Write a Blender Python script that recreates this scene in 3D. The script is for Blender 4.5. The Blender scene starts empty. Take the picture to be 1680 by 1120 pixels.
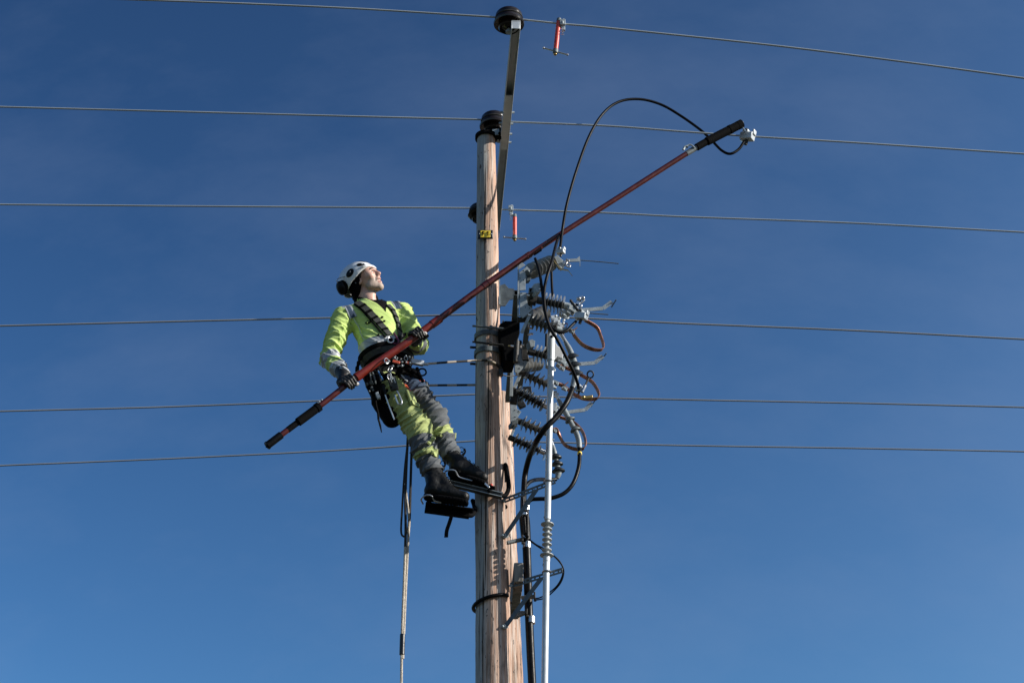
import bpy, bmesh, math, random
import numpy as np
from mathutils import Vector
random.seed(7); rng = np.random.RandomState(7)
sc = bpy.context.scene
R_ = math.radians

# ------------------------------------------------------------------ camera
DIST, CAMZ, PITCH, FPX = 12.5, 1.6, R_(31), 3600.0
cam = bpy.data.cameras.new('camera'); cam_o = bpy.data.objects.new('camera', cam)
sc.collection.objects.link(cam_o); sc.camera = cam_o
cam.sensor_width = 36.0; cam.lens = FPX/1680*36.0; cam.clip_end = 6000; cam.clip_start = 0.1
cam_o.location = (0, 0, CAMZ); cam_o.rotation_euler = (R_(90)+PITCH, 0, 0)

# ------------------------------------------------------------------ light
SUN_EL, SUN_AZ = R_(27), R_(103)          # azimuth clockwise from +Y
sd = Vector((math.sin(SUN_AZ)*math.cos(SUN_EL), math.cos(SUN_AZ)*math.cos(SUN_EL), math.sin(SUN_EL)))
w = bpy.data.worlds.new('World'); sc.world = w; w.use_nodes = True
nt = w.node_tree; bg = nt.nodes['Background']
sky = nt.nodes.new('ShaderNodeTexSky'); sky.sky_type = 'NISHITA'; sky.sun_disc = False
sky.sun_elevation = SUN_EL; sky.sun_rotation = SUN_AZ; sky.altitude = 400; sky.air_density = 1.0; sky.dust_density = 5.5; sky.ozone_density = 5.0
tc = nt.nodes.new('ShaderNodeTexCoord'); mp = nt.nodes.new('ShaderNodeMapping')
mp.inputs['Location'].default_value = (3.1, 1.7, .4); mp.inputs['Rotation'].default_value = (0.3, 0.6, 0.5); mp.inputs['Scale'].default_value = (3.0, 9.0, 5.0)
ns = nt.nodes.new('ShaderNodeTexNoise'); ns.inputs['Scale'].default_value = 1.6; ns.inputs['Detail'].default_value = 7; ns.inputs['Roughness'].default_value = .6
rp = nt.nodes.new('ShaderNodeMapRange'); rp.inputs['From Min'].default_value = .46; rp.inputs['From Max'].default_value = .78
rp.inputs['To Max'].default_value = .15
mx = nt.nodes.new('ShaderNodeMix'); mx.data_type = 'RGBA'
nt.links.new(tc.outputs['Generated'], mp.inputs['Vector']); nt.links.new(mp.outputs[0], ns.inputs['Vector'])
nt.links.new(ns.outputs['Fac'], rp.inputs['Value']); nt.links.new(rp.outputs[0], mx.inputs['Factor'])
gm = nt.nodes.new('ShaderNodeGamma'); gm.inputs['Gamma'].default_value = 3.0; nt.links.new(sky.outputs[0], gm.inputs['Color'])   # deep, polarised winter blue
mu = nt.nodes.new('ShaderNodeMix'); mu.data_type = 'RGBA'; mu.blend_type = 'MULTIPLY'; mu.inputs[0].default_value = 1; mu.inputs[7].default_value = (.137/.074, .072/.074, .0242/.074, 1)
dk = nt.nodes.new('ShaderNodeMix'); dk.data_type = 'RGBA'; dk.blend_type = 'DARKEN'; dk.inputs[0].default_value = 1; dk.inputs[7].default_value = (4.5, 6.0, 8.5, 1)
nt.links.new(gm.outputs[0], mu.inputs[6]); nt.links.new(mu.outputs[2], dk.inputs[6]); nt.links.new(dk.outputs[2], mx.inputs[6])
mx.inputs[7].default_value = (4.2, 5.4, 8.0, 1)    # thin cirrus veil
nt.links.new(mx.outputs[2], bg.inputs['Color']); bg.inputs['Strength'].default_value = 0.050
sl = bpy.data.lights.new('sun', 'SUN'); sl.energy = 5.0; sl.angle = R_(0.53); sl.color = (1, .95, .87)
so = bpy.data.objects.new('sun', sl); sc.collection.objects.link(so)
so.rotation_euler = sd.to_track_quat('Z', 'Y').to_euler(); so.location = (20, -10, 30)
sc.view_settings.view_transform = 'Standard'; sc.view_settings.look = 'None'
sc.view_settings.exposure = 0.45; sc.view_settings.gamma = 1.0; sc.view_settings.use_curve_mapping = False

# ------------------------------------------------------------------ point from picture position at a plane yo metres behind the pole
cR = np.array([1., 0, 0]); cF = np.array([0, math.cos(PITCH), math.sin(PITCH)]); cU = np.array([0, -math.sin(PITCH), math.cos(PITCH)])
def U(px, py, yo=0.0):
    d = cF*FPX + cR*(px-840) + cU*(560-py)
    return np.array([0, 0, CAMZ]) + d*((DIST+yo)/d[1])
def A(*v): return np.array(v, dtype=float)
def nrm(v): v = np.asarray(v, float); return v/(np.linalg.norm(v)+1e-12)
X_, Y_, Z_ = A(1,0,0), A(0,1,0), A(0,0,1)
def plen(py, yo=0.0, px=840):       # metres per pixel there
    return float((U(px, py, yo)-A(0,0,CAMZ)) @ cF)/FPX

# ------------------------------------------------------------------ materials
def new_mat(name):
    m = bpy.data.materials.new(name); m.use_nodes = True
    return m, m.node_tree, m.node_tree.nodes['Principled BSDF']
def pm(name, c1, c2=None, scale=20, rough=.6, metal=0, bump=.15, bscale=None, stretch=(1,1,1), spec=None, coat=0, sheen=0, detail=5, bdist=.01):
    m, t, b = new_mat(name); N = t.nodes; L = t.links
    c2 = c2 or tuple(x*.7 for x in c1)
    co = N.new('ShaderNodeTexCoord'); ma = N.new('ShaderNodeMapping'); ma.inputs['Scale'].default_value = stretch
    L.new(co.outputs['Object'], ma.inputs['Vector'])
    n = N.new('ShaderNodeTexNoise'); n.inputs['Scale'].default_value = scale; n.inputs['Detail'].default_value = detail
    L.new(ma.outputs[0], n.inputs['Vector'])
    r = N.new('ShaderNodeValToRGB'); r.color_ramp.elements[0].position = .35; r.color_ramp.elements[1].position = .68
    r.color_ramp.elements[0].color = (*c2, 1); r.color_ramp.elements[1].color = (*c1, 1)
    L.new(n.outputs['Fac'], r.inputs[0]); L.new(r.outputs[0], b.inputs['Base Color'])
    mr = N.new('ShaderNodeMapRange'); mr.inputs['To Min'].default_value = max(.03, rough-.12); mr.inputs['To Max'].default_value = min(1, rough+.12)
    L.new(n.outputs['Fac'], mr.inputs['Value']); L.new(mr.outputs[0], b.inputs['Roughness'])
    b.inputs['Metallic'].default_value = metal
    if spec is not None: b.inputs['Specular IOR Level'].default_value = spec
    b.inputs['Coat Weight'].default_value = coat; b.inputs['Sheen Weight'].default_value = sheen
    if bump:
        n2 = N.new('ShaderNodeTexNoise'); n2.inputs['Scale'].default_value = bscale or scale*3; n2.inputs['Detail'].default_value = 4
        L.new(ma.outputs[0], n2.inputs['Vector'])
        bu = N.new('ShaderNodeBump'); bu.inputs['Strength'].default_value = bump; bu.inputs['Distance'].default_value = bdist
        L.new(n2.outputs['Fac'], bu.inputs['Height']); L.new(bu.outputs[0], b.inputs['Normal'])
    return m
def wood_mat(name, tint=1.0, greyside=True):
    m, t, b = new_mat(name); N = t.nodes; L = t.links
    co = N.new('ShaderNodeTexCoord')
    def noise(scale, st, detail=6, rough=.6, dist=0):
        ma = N.new('ShaderNodeMapping'); ma.inputs['Scale'].default_value = st; L.new(co.outputs['Object'], ma.inputs['Vector'])
        n = N.new('ShaderNodeTexNoise'); n.inputs['Scale'].default_value = scale; n.inputs['Detail'].default_value = detail
        n.inputs['Roughness'].default_value = rough; n.inputs['Distortion'].default_value = dist
        L.new(ma.outputs[0], n.inputs['Vector']); return n.outputs['Fac']
    def ramp(f, a, bb, ca, cb):
        r = N.new('ShaderNodeValToRGB'); r.color_ramp.elements[0].position = a; r.color_ramp.elements[1].position = bb
        r.color_ramp.elements[0].color = (*ca, 1); r.color_ramp.elements[1].color = (*cb, 1); L.new(f, r.inputs[0]); return r.outputs[0]
    def mix(f, a, c, mode='MIX'):
        k = N.new('ShaderNodeMix'); k.data_type = 'RGBA'; k.blend_type = mode
        if hasattr(f, 'is_output'): L.new(f, k.inputs[0])
        else: k.inputs[0].default_value = f
        L.new(a, k.inputs[6])
        if isinstance(c, tuple): k.inputs[7].default_value = (*c, 1)
        else: L.new(c, k.inputs[7])
        return k.outputs[2]
    T = tint
    fine = noise(1, (130, 130, 3.0), 5, .65); med = noise(1, (34, 34, .9), 5, .6); big = noise(1, (7, 7, .9), 4, .6)
    red = ramp(fine, .3, .7, (.32*T, .17*T, .11*T), (.72*T, .50*T, .38*T))
    pale = ramp(fine, .3, .7, (.40*T, .32*T, .27*T), (.84*T, .72*T, .63*T))
    col = mix(ramp(med, .47, .6, (0,0,0), (1,1,1)), red, pale)
    if greyside:     # left side grey from weather and from its shade painted into the colour, reddish heartwood where the surface split off
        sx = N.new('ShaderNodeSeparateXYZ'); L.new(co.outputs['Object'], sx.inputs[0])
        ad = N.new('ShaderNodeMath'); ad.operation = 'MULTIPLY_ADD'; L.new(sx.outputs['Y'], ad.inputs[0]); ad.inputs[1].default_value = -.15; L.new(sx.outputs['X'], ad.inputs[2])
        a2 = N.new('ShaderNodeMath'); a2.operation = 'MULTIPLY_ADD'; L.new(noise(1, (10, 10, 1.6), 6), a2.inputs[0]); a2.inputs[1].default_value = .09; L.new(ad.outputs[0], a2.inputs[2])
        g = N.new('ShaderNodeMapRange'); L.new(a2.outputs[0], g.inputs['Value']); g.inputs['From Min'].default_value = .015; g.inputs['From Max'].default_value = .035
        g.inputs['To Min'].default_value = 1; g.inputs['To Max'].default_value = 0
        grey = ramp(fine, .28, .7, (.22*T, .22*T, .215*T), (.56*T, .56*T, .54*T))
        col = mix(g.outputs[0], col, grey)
    stain = ramp(noise(1, (16, 16, 3.2), 5, .7), .56, .70, (0,0,0), (.75,.75,.75)); col = mix(stain, col, (.20*T, .155*T, .125*T))
    spots = ramp(noise(1, (48, 48, 17), 3), .635, .68, (0,0,0), (1,1,1))
    col = mix(spots, col, (.12, .10, .09))
    ck = noise(1, (44, 44, .42), 3, .5, .25); crack = ramp(ck, .615, .64, (0,0,0), (1,1,1))
    col = mix(crack, col, (.06, .045, .035))
    bl = ramp(big, .3, .75, (.60,.60,.60), (1.15,1.15,1.15)); col = mix(1.0, col, bl, 'MULTIPLY')
    L.new(col, b.inputs['Base Color']); b.inputs['Roughness'].default_value = .85; b.inputs['Specular IOR Level'].default_value = .25
    h = mix(crack, fine, (0,0,0)); b1 = N.new('ShaderNodeBump'); b1.inputs['Strength'].default_value = .6; b1.inputs['Distance'].default_value = .006
    L.new(h, b1.inputs['Height']); b2 = N.new('ShaderNodeBump'); b2.inputs['Strength'].default_value = .6; b2.inputs['Distance'].default_value = .02
    L.new(med, b2.inputs['Height']); L.new(b1.outputs[0], b2.inputs['Normal']); L.new(b2.outputs[0], b.inputs['Normal'])
    return m
M = dict(
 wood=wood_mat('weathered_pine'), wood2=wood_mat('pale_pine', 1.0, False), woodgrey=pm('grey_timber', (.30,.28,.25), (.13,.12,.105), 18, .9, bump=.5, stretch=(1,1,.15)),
 galv=pm('galvanised_steel', (.40,.45,.475), (.27,.31,.33), 30, .6, .2, .1), galvd=pm('dull_galvanised_steel', (.16,.185,.195), (.10,.115,.122), 25, .6, .35, .15),
 rust=pm('dark_steel', (.05,.047,.042), (.022,.021,.020), 30, .6, .3), alu=pm('aluminium', (.58,.62,.65), (.48,.52,.55), 15, .45, .25, .04),
 wire=pm('aluminium_strand', (.38,.42,.44), (.31,.345,.365), 2, .6, 0, 0), wire2=pm('grey_covered_line', (.30,.31,.32), (.24,.25,.26), 2, .6, 0, 0),
 porc=pm('grey_porcelain', (.23,.225,.21), (.12,.118,.11), 12, .3, 0, .03, coat=.3), porcb=pm('brown_porcelain_and_core_shade', (.017,.011,.009), (.010,.007,.006), 12, .2, 0, .02, coat=.1, spec=.35),
 sil=pm('grey_silicone', (.12,.14,.15), (.085,.10,.11), 15, .5, 0, .05), sild=pm('dark_silicone', (.012,.016,.020), (.007,.010,.013), 15, .45, 0, .05),
 silv=pm('pale_grey_silicone', (.36,.38,.38), (.28,.30,.30), 15, .5, 0, .05), term=pm('grey_shrink_tube', (.24,.27,.29), (.17,.2,.215), 22, .45, 0, .2),
 black=pm('black_rubber', (.004,.004,.005), (.0015,.0015,.002), 25, .40, 0, .1, spec=.15), cable=pm('black_cable', (.004,.004,.005), (.002,.002,.003), 30, .45, 0, .05, spec=.12),
 mblk=pm('matt_black', (.0035,.0035,.004), (.0015,.0015,.002), 30, .8, 0, .2, spec=.08), copper=pm('copper_strip', (.42,.20,.125), (.20,.085,.055), 40, .42, .7, .1),
 red=pm('red_fibreglass', (.20,.018,.009), (.13,.011,.006), 18, .35, 0, .06, coat=.1), red_shaded=pm('shaded_red_fibreglass', (.075,.004,.003), (.045,.003,.003), 18, .35, 0, .06, coat=.1), orange=pm('orange_grip', (.72,.13,.055), (.6,.09,.04), 20, .45),
 redp=pm('red_orange_plastic', (.70,.075,.045), (.55,.05,.03), 20, .4, 0, .05), brass=pm('brass', (.5,.36,.14), (.36,.25,.1), 30, .35, .8, .05),
 chrome=pm('bright_steel', (.62,.62,.63), (.45,.45,.46), 30, .28, .9, .05), white=pm('white_plastic', (.80,.81,.82), (.74,.75,.76), 12, .35, 0, .04, coat=.2),
 yel=pm('yellow_plastic', (.90,.66,.05), (.82,.59,.04), 10, .45), hv=pm('hi_vis_fabric', (.50,.65,.19), (.39,.52,.14), 9, .85, 0, .25, 240, sheen=.1, bdist=.004),
 hvt=pm('hi_vis_trouser_fabric', (.44,.50,.19), (.29,.34,.12), 6, .88, 0, .3, 200, sheen=.1, bdist=.005),
 grey=pm('grey_workwear_fabric', (.125,.135,.145), (.08,.088,.095), 14, .9, 0, .3, 200, bdist=.004), refl=pm('reflective_tape', (.42,.44,.46), (.32,.34,.36), 30, .42, .25, .1),
 navy=pm('navy_fabric', (.035,.07,.13), (.02,.04,.08), 14, .9, 0, .3, 150), skin=pm('skin', (.66,.42,.33), (.55,.31,.24), 26, .5, 0, .12, 120, bdist=.003), lip=pm('lips', (.52,.27,.21), (.44,.22,.17), 30, .45),
 stub=pm('stubbled_skin', (.50,.38,.31), (.36,.28,.23), 60, .6, 0, .2, 200, bdist=.003), brow=pm('brown_hair', (.07,.045,.03), (.04,.025,.02), 80, .8), teeth=pm('teeth', (.75,.72,.65), (.7,.66,.6), 20, .3),
 leather=pm('black_leather', (.008,.008,.008), (.004,.004,.004), 22, .45, 0, .6, 45, bdist=.008, spec=.22), web=pm('grey_green_webbing', (.040,.044,.040), (.022,.024,.022), 60, .8, 0, .4, 260),
 glove=pm('black_glove', (.009,.009,.010), (.005,.005,.005), 40, .55, 0, .4, 110), palm=pm('white_glove_palm', (.5,.48,.46), (.36,.34,.32), 40, .7, 0, .2, 120),
 rope=pm('pale_rope', (.62,.56,.47), (.36,.31,.25), 70, .9, 0, .6, 140), roped=pm('dark_rope', (.045,.042,.04), (.018,.017,.017), 60, .9, 0, .6, 140), tape=pm('black_tape', (.01,.012,.016), (.008,.009,.012), 20, .4),
 purple=pm('purple_metal', (.16,.02,.06), (.10,.01,.04), 20, .35, .4), blue=pm('blue_plastic', (.05,.17,.42), (.03,.12,.3), 20, .4), turf=pm('grass', (.045,.048,.030), (.028,.032,.02), .6, .95, 0, .5, 8, bdist=.08),
)
# spotted climbing line
def rope_spots():
    m, t, b = new_mat('spotted_rope'); N = t.nodes; L = t.links
    co = N.new('ShaderNodeTexCoord'); wv = N.new('ShaderNodeTexWave'); wv.bands_direction = 'X'; wv.inputs['Scale'].default_value = 2.4; wv.inputs['Distortion'].default_value = 1.5; wv.inputs['Detail Scale'].default_value = 3
    L.new(co.outputs['Object'], wv.inputs['Vector']); r = N.new('ShaderNodeValToRGB')
    r.color_ramp.elements[0].position = .52; r.color_ramp.elements[1].position = .6; r.color_ramp.elements[0].color = (.03,.026,.022,1); r.color_ramp.elements[1].color = (.42,.35,.27,1)
    L.new(wv.outputs['Fac'], r.inputs[0]); L.new(r.outputs[0], b.inputs['Base Color']); b.inputs['Roughness'].default_value = .9; return m
M['spot'] = rope_spots()

# ------------------------------------------------------------------ mesh helpers
class MB:
    def __init__(s): s.v = []; s.f = []; s.m = []; s.n = 0
    def add(s, v, f, mi=0):
        v = np.asarray(v, float); s.v.append(v); s.f += [tuple(int(i)+s.n for i in q) for q in f]; s.m += [mi]*len(f) if np.isscalar(mi) else list(mi); s.n += len(v); return s
    def box(s, c, size, ax=None, mi=0):
        ax = np.eye(3) if ax is None else np.asarray(ax, float); h = np.asarray(size, float)/2; c = np.asarray(c, float)
        v = [c+ax[0]*h[0]*i+ax[1]*h[1]*j+ax[2]*h[2]*k for i in (-1,1) for j in (-1,1) for k in (-1,1)]
        return s.add(v, [(0,1,3,2),(4,6,7,5),(0,4,5,1),(2,3,7,6),(0,2,6,4),(1,5,7,3)], mi)
    def bar(s, a, b, wd, th, wdir=None, mi=0):      # box along a-b
        a = np.asarray(a, float); b = np.asarray(b, float); d = nrm(b-a)
        wd_ = nrm(np.cross(d, A(.3,.5,.8))) if wdir is None else nrm(np.asarray(wdir)-d*(np.asarray(wdir)@d))
        return s.box((a+b)/2, (np.linalg.norm(b-a), wd, th), (d, wd_, np.cross(d, wd_)), mi)
    def sweep(s, P, sec, closed=False, scale=None, up=None, mi=0, cap=True, twist=0.0):
        P = np.asarray(P, float); n = len(P); sec = np.asarray(sec, float); k = len(sec)
        T = np.gradient(P, axis=0); T /= np.linalg.norm(T, axis=1)[:, None]+1e-12
        if closed: T[0] = T[-1] = nrm(P[1]-P[-2])
        if up is not None and np.ndim(up) == 2: N = np.asarray(up, float)
        else:
            n0 = A(.31,.52,.79) if up is None else np.asarray(up, float); n0 = nrm(n0-T[0]*(n0@T[0])); N = [n0]
            for i in range(1, n):
                x = N[-1]-T[i]*(N[-1]@T[i]); N.append(nrm(x))
            N = np.array(N)
        N = N-T*np.sum(N*T, 1)[:, None]; N /= np.linalg.norm(N, axis=1)[:, None]+1e-12; B = np.cross(T, N)
        sca = np.ones(n) if scale is None else np.asarray(scale, float)
        ang = np.arange(n)*twist; ca, sa = np.cos(ang)[:, None], np.sin(ang)[:, None]
        sx = sec[None, :, 0]*ca-sec[None, :, 1]*sa; sy = sec[None, :, 0]*sa+sec[None, :, 1]*ca
        V = P[:, None]+(N[:, None]*sx[..., None]+B[:, None]*sy[..., None])*sca[:, None, None]
        F = []
        for i in range(n-1):
            for j in range(k):
                a, b = i*k+j, i*k+(j+1)%k; F.append((a, b, b+k, a+k))
        if cap and not closed: F += [tuple(range(k-1, -1, -1)), tuple((n-1)*k+j for j in range(k))]
        return s.add(V.reshape(-1, 3), F, mi)
    def tube(s, P, r, seg=10, mi=0, closed=False, cap=True):
        a = np.linspace(0, 2*math.pi, seg, endpoint=False); c = np.stack([np.cos(a), np.sin(a)], 1)
        if np.isscalar(r): return s.sweep(P, c*r, closed, mi=mi, cap=cap)
        return s.sweep(P, c, closed, scale=r, mi=mi, cap=cap)
    def lathe(s, a, b, prof, seg=24, mi=0):         # prof: list of (t along metres, radius)
        a = np.asarray(a, float); d = nrm(np.asarray(b, float)-a); x = nrm(np.cross(d, A(.3,.9,.1))); y = np.cross(d, x)
        t = np.linspace(0, 2*math.pi, seg, endpoint=False); V = []; F = []
        for (h, r) in prof: V += [a+d*h+(x*math.cos(q)+y*math.sin(q))*r for q in t]
        for i in range(len(prof)-1):
            for j in range(seg): p, q = i*seg+j, i*seg+(j+1)%seg; F.append((p, q, q+seg, p+seg))
        F += [tuple(range(seg-1, -1, -1)), tuple((len(prof)-1)*seg+j for j in range(seg))]
        return s.add(V, F, mi)
    def cyl(s, a, b, r, r2=None, seg=16, mi=0):
        L = float(np.linalg.norm(np.asarray(b)-np.asarray(a))); return s.lathe(a, b, [(0, r), (L, r if r2 is None else r2)], seg, mi)
    def ball(s, c, rad, ax=None, seg=14, rings=8, mi=0):
        ax = np.eye(3) if ax is None else np.asarray(ax); rad = np.ones(3)*np.asarray(rad, float); V = []
        for i in range(1, rings):
            p = math.pi*i/rings
            for j in range(seg):
                q = 2*math.pi*j/seg; l = A(math.sin(p)*math.cos(q), math.sin(p)*math.sin(q), math.cos(p))*rad; V.append(c+l@ax)
        V += [c+ax[2]*rad[2], c-ax[2]*rad[2]]; F = []
        for i in range(rings-2):
            for j in range(seg): a, b = i*seg+j, i*seg+(j+1)%seg; F.append((a, a+seg, b+seg, b))
        t, u = len(V)-2, len(V)-1
        for j in range(seg): F.append((t, j, (j+1)%seg)); F.append((u, (rings-2)*seg+(j+1)%seg, (rings-2)*seg+j))
        return s.add(V, F, mi)
    def prism(s, poly, th, nd, mi=0):               # extrude flat polygon of points
        P = np.asarray(poly, float); nd = nrm(nd)*th/2; k = len(P)
        V = np.concatenate([P-nd, P+nd]); F = [tuple(range(k-1, -1, -1)), tuple(range(k, 2*k))]+[(i, (i+1)%k, (i+1)%k+k, i+k) for i in range(k)]
        return s.add(V, F, mi)
    def holed(s, o, u, v, nu, nv, holes, th, mi=0): # plate of nu x nv cells, some left open
        o = np.asarray(o, float); u = np.asarray(u, float); v = np.asarray(v, float); n = nrm(np.cross(u, v))*th
        solid = lambda i, j: 0 <= i < nu and 0 <= j < nv and (i, j) not in holes
        idx = {}; V = []; F = []
        def vid(i, j, k):
            if (i, j, k) not in idx: idx[(i, j, k)] = len(V); V.append(o+u*i/nu+v*j/nv+n*k)
            return idx[(i, j, k)]
        for i in range(nu):
            for j in range(nv):
                if not solid(i, j): continue
                F.append((vid(i,j,0), vid(i,j+1,0), vid(i+1,j+1,0), vid(i+1,j,0))); F.append((vid(i,j,1), vid(i+1,j,1), vid(i+1,j+1,1), vid(i,j+1,1)))
                for di, dj, a, b in ((-1,0,(i,j),(i,j+1)), (1,0,(i+1,j+1),(i+1,j)), (0,-1,(i+1,j),(i,j)), (0,1,(i,j+1),(i+1,j+1))):
                    if not solid(i+di, j+dj): F.append((vid(*a,0), vid(*a,1), vid(*b,1), vid(*b,0)))
        return s.add(V, F, mi)
    def build(s, name, mat, parent=None, smooth=True, bevel=0, loc=None):
        V = np.concatenate(s.v); off = A(0,0,0)
        p = parent
        while p is not None: off = off+np.array(p.location); p = p.parent
        if parent is None: off = (V.min(0)+V.max(0))/2 if loc is None else np.asarray(loc, float); off[2] = V[:, 2].min() if loc is None else off[2]
        me = bpy.data.meshes.new(name); me.from_pydata((V-off).tolist(), [], s.f); me.update()
        ms = mat if isinstance(mat, (list, tuple)) else [mat]
        for k in ms: me.materials.append(M[k])
        if len(ms) > 1: me.polygons.foreach_set('material_index', s.m)
        bm = bmesh.new(); bm.from_mesh(me); bmesh.ops.recalc_face_normals(bm, faces=bm.faces); bm.to_mesh(me); bm.free()
        if smooth:
            me.shade_smooth()
            me.set_sharp_from_angle(angle=R_(38))
        o = bpy.data.objects.new(name, me); sc.collection.objects.link(o)
        if parent is not None: o.parent = parent
        else: o.location = off
        if bevel:
            b = o.modifiers.new('bevel', 'BEVEL'); b.width = bevel; b.segments = 2; b.limit_method = 'ANGLE'; b.angle_limit = R_(40)
        return o
def each(mb, name, mat, parent, **k):               # every added piece becomes a part of its own
    base = 0; out = []; fi = 0
    for v in mb.v:
        q = MB(); n = len(v); fs = []
        while fi < len(mb.f) and mb.f[fi][0] < base+n: fs.append(tuple(i-base for i in mb.f[fi])); fi += 1
        q.add(v, fs); out.append(q.build(name, mat, parent, **k)); base += n
    return out
def tag(o, label=None, cat=None, group=None, kind=None):
    for k, v in (('label', label), ('category', cat), ('group', group), ('kind', kind)):
        if v: o[k] = v
    return o
def thing(name, label, cat, loc, group=None):
    o = bpy.data.objects.new(name, None); sc.collection.objects.link(o); o.empty_display_size = .1
    o.location = tuple(loc); return tag(o, label, cat, group)
def spl(P, n=40):                                   # Catmull-Rom through points
    P = np.asarray(P, float); Q = np.vstack([2*P[0]-P[1], P, 2*P[-1]-P[-2]])
    d = np.concatenate([[0], np.cumsum(np.linalg.norm(np.diff(P, axis=0), axis=1))]); t = np.linspace(0, d[-1], n); out = []
    for x in t:
        i = min(np.searchsorted(d, x, 'right')-1, len(P)-2); u = (x-d[i])/(d[i+1]-d[i]); a, b, c, e = Q[i:i+4]
        out.append(.5*((2*b)+(-a+c)*u+(2*a-5*b+4*c-e)*u*u+(-a+3*b-3*c+e)*u**3))
    return np.array(out)
def UP(L, yo=None):
    return np.array([U(*(q if len(q) == 3 else (*q, yo))) for q in L])
def ring(c, r, nrm_, rr, n=40, seg=8, mb=None, mi=0, arc=(0, 2*math.pi), ry=None):
    d = nrm(nrm_); x = nrm(np.cross(d, A(.1,.2,.97))) if abs(d[2]) < .9 else nrm(np.cross(d, A(0,1,0))); y = np.cross(d, x)
    t = np.linspace(arc[0], arc[1], n); P = np.array([c+x*r*math.cos(a)+y*(ry or r)*math.sin(a) for a in t]); mb = mb or MB()
    full = abs(arc[1]-arc[0]-2*math.pi) < 1e-6
    return mb.tube(P, rr, seg, mi, closed=full, cap=not full)

# ------------------------------------------------------------------ ground
g = MB(); g.add([(-3000,-3000,0),(3000,-3000,0),(3000,3000,0),(-3000,3000,0)], [(0,1,2,3)])
tag(g.build('ground', 'turf', loc=(0,0,0)), kind='structure')

# ------------------------------------------------------------------ poles
def pole_mesh(rows, yo, ztop=None, name='', top_cut=.02):
    C = []; Rr = []
    for (py, l, r) in rows:
        c = U((l+r)/2, py, yo); C.append(c); Rr.append((r-l)/2*plen(py, yo))
    C = np.array(C); Rr = np.array(Rr); z = C[:, 2]; o = np.argsort(z)
    zz = np.concatenate([np.linspace(-.3, z.min()-.1, 30), np.arange(z.min(), z.max(), .06), [z.max()]])
    sl_x = (C[o][-1, 0]-C[o][0, 0])/(z.max()-z.min()); sl_r = (Rr[o][0]-Rr[o][-1])/(z.max()-z.min())*.55
    cx = np.where(zz < z.min(), C[o][0, 0]+sl_x*(zz-z.min())*.3, np.interp(zz, z[o], C[o][:, 0]))
    rr = np.where(zz < z.min(), Rr[o][0]+sl_r*(z.min()-zz), np.interp(zz, z[o], Rr[o]))
    seg = 40; t = np.linspace(0, 2*math.pi, seg, endpoint=False); V = []; F = []
    for i, h in enumerate(zz):
        wob = 1+.016*np.sin(3*t+h*.7)+.012*np.sin(5*t-h*1.3+1)+.010*np.sin(h*7+t)+.008*np.sin(11*t+2*np.sin(h*.9))+.006*rng.randn(seg)
        V.append(np.stack([cx[i]+rr[i]*wob*np.cos(t), DIST+yo+rr[i]*wob*np.sin(t), np.full(seg, h)], 1))
    V.append(np.stack([cx[-1]+(rr[-1]-.008)*np.cos(t), DIST+yo+(rr[-1]-.008)*np.sin(t), np.full(seg, zz[-1]+.008)], 1)); n = len(V)
    for i in range(n-1):
        for j in range(seg): a, b = i*seg+j, i*seg+(j+1)%seg; F.append((a, b, b+seg, a+seg))
    F += [tuple(range(seg-1, -1, -1)), tuple((n-1)*seg+j for j in range(seg))]
    m = MB(); m.add(np.concatenate(V), F)
    fx = lambda h: float(np.interp(h, zz, cx)); fr = lambda h: float(np.interp(h, zz, rr))
    return m, fx, fr
pm1, P1x, P1r = pole_mesh([(222,783,812),(400,781,817),(560,780,820),(700,779,824.5),(800,779,828),(900,780,832),(1000,781,838),(1120,781,841)], 0)
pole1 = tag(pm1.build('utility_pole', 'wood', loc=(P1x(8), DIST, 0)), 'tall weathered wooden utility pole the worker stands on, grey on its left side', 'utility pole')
pm2, P2x, P2r = pole_mesh([(650,800,838),(900,798,848),(1120,803,859)], 1.9)
tag(pm2.build('utility_pole', 'wood2', loc=(P2x(8), DIST+1.9, 0)), 'shorter pale wooden pole standing close behind the tall pole', 'utility pole')
def pc(py, yo=0): z = U(800, py, yo)[2]; return A(P1x(z), DIST, z), P1r(z)   # pole centre and radius at picture row

# knots and nicks on the tall pole are left to the material; steel hoops:
def hoop(py, th, hgt, mat, label, lug=False, name='pole_band'):
    c, r = pc(py); m = MB(); t = np.linspace(0, 2*math.pi, 49); sec = [(-hgt/2,-th/2),(hgt/2,-th/2),(hgt/2,th/2),(-hgt/2,th/2)]
    P = np.array([c+A(math.cos(a), math.sin(a), 0)*(r*1.015+th/2+.002) for a in t]); m.sweep(P, sec, closed=True, up=np.tile(Z_, (49, 1)))
    if lug:
        m.box(c+A(r+.02, -.02, 0), (.05,.035,hgt*1.3)); m.cyl(c+A(r+.03,-.06,0), c+A(r+.03,.03,0), .008, seg=8)
    return tag(m.build(name, mat, smooth=True), label, 'band', 'hoops round the tall pole')
hoop(226, .012, .028, 'mblk', 'black hoop around the very top of the tall pole', True)
# ground row hoop, wide of the pole
c0, r0 = pc(990); m = MB(); t = np.linspace(R_(20), R_(325), 60)
m.tube(np.array([c0+A(-.006,0,.0)+A(math.cos(a)*(r0+.010), math.sin(a)*(r0+.012), .03*math.cos(a)) for a in t]), .012, 10)
tag(m.build('pole_band', 'black'), 'thick black hoop around the tall pole, beside the timber block, lowest of the hoops', 'band', 'hoops round the tall pole')

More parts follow.
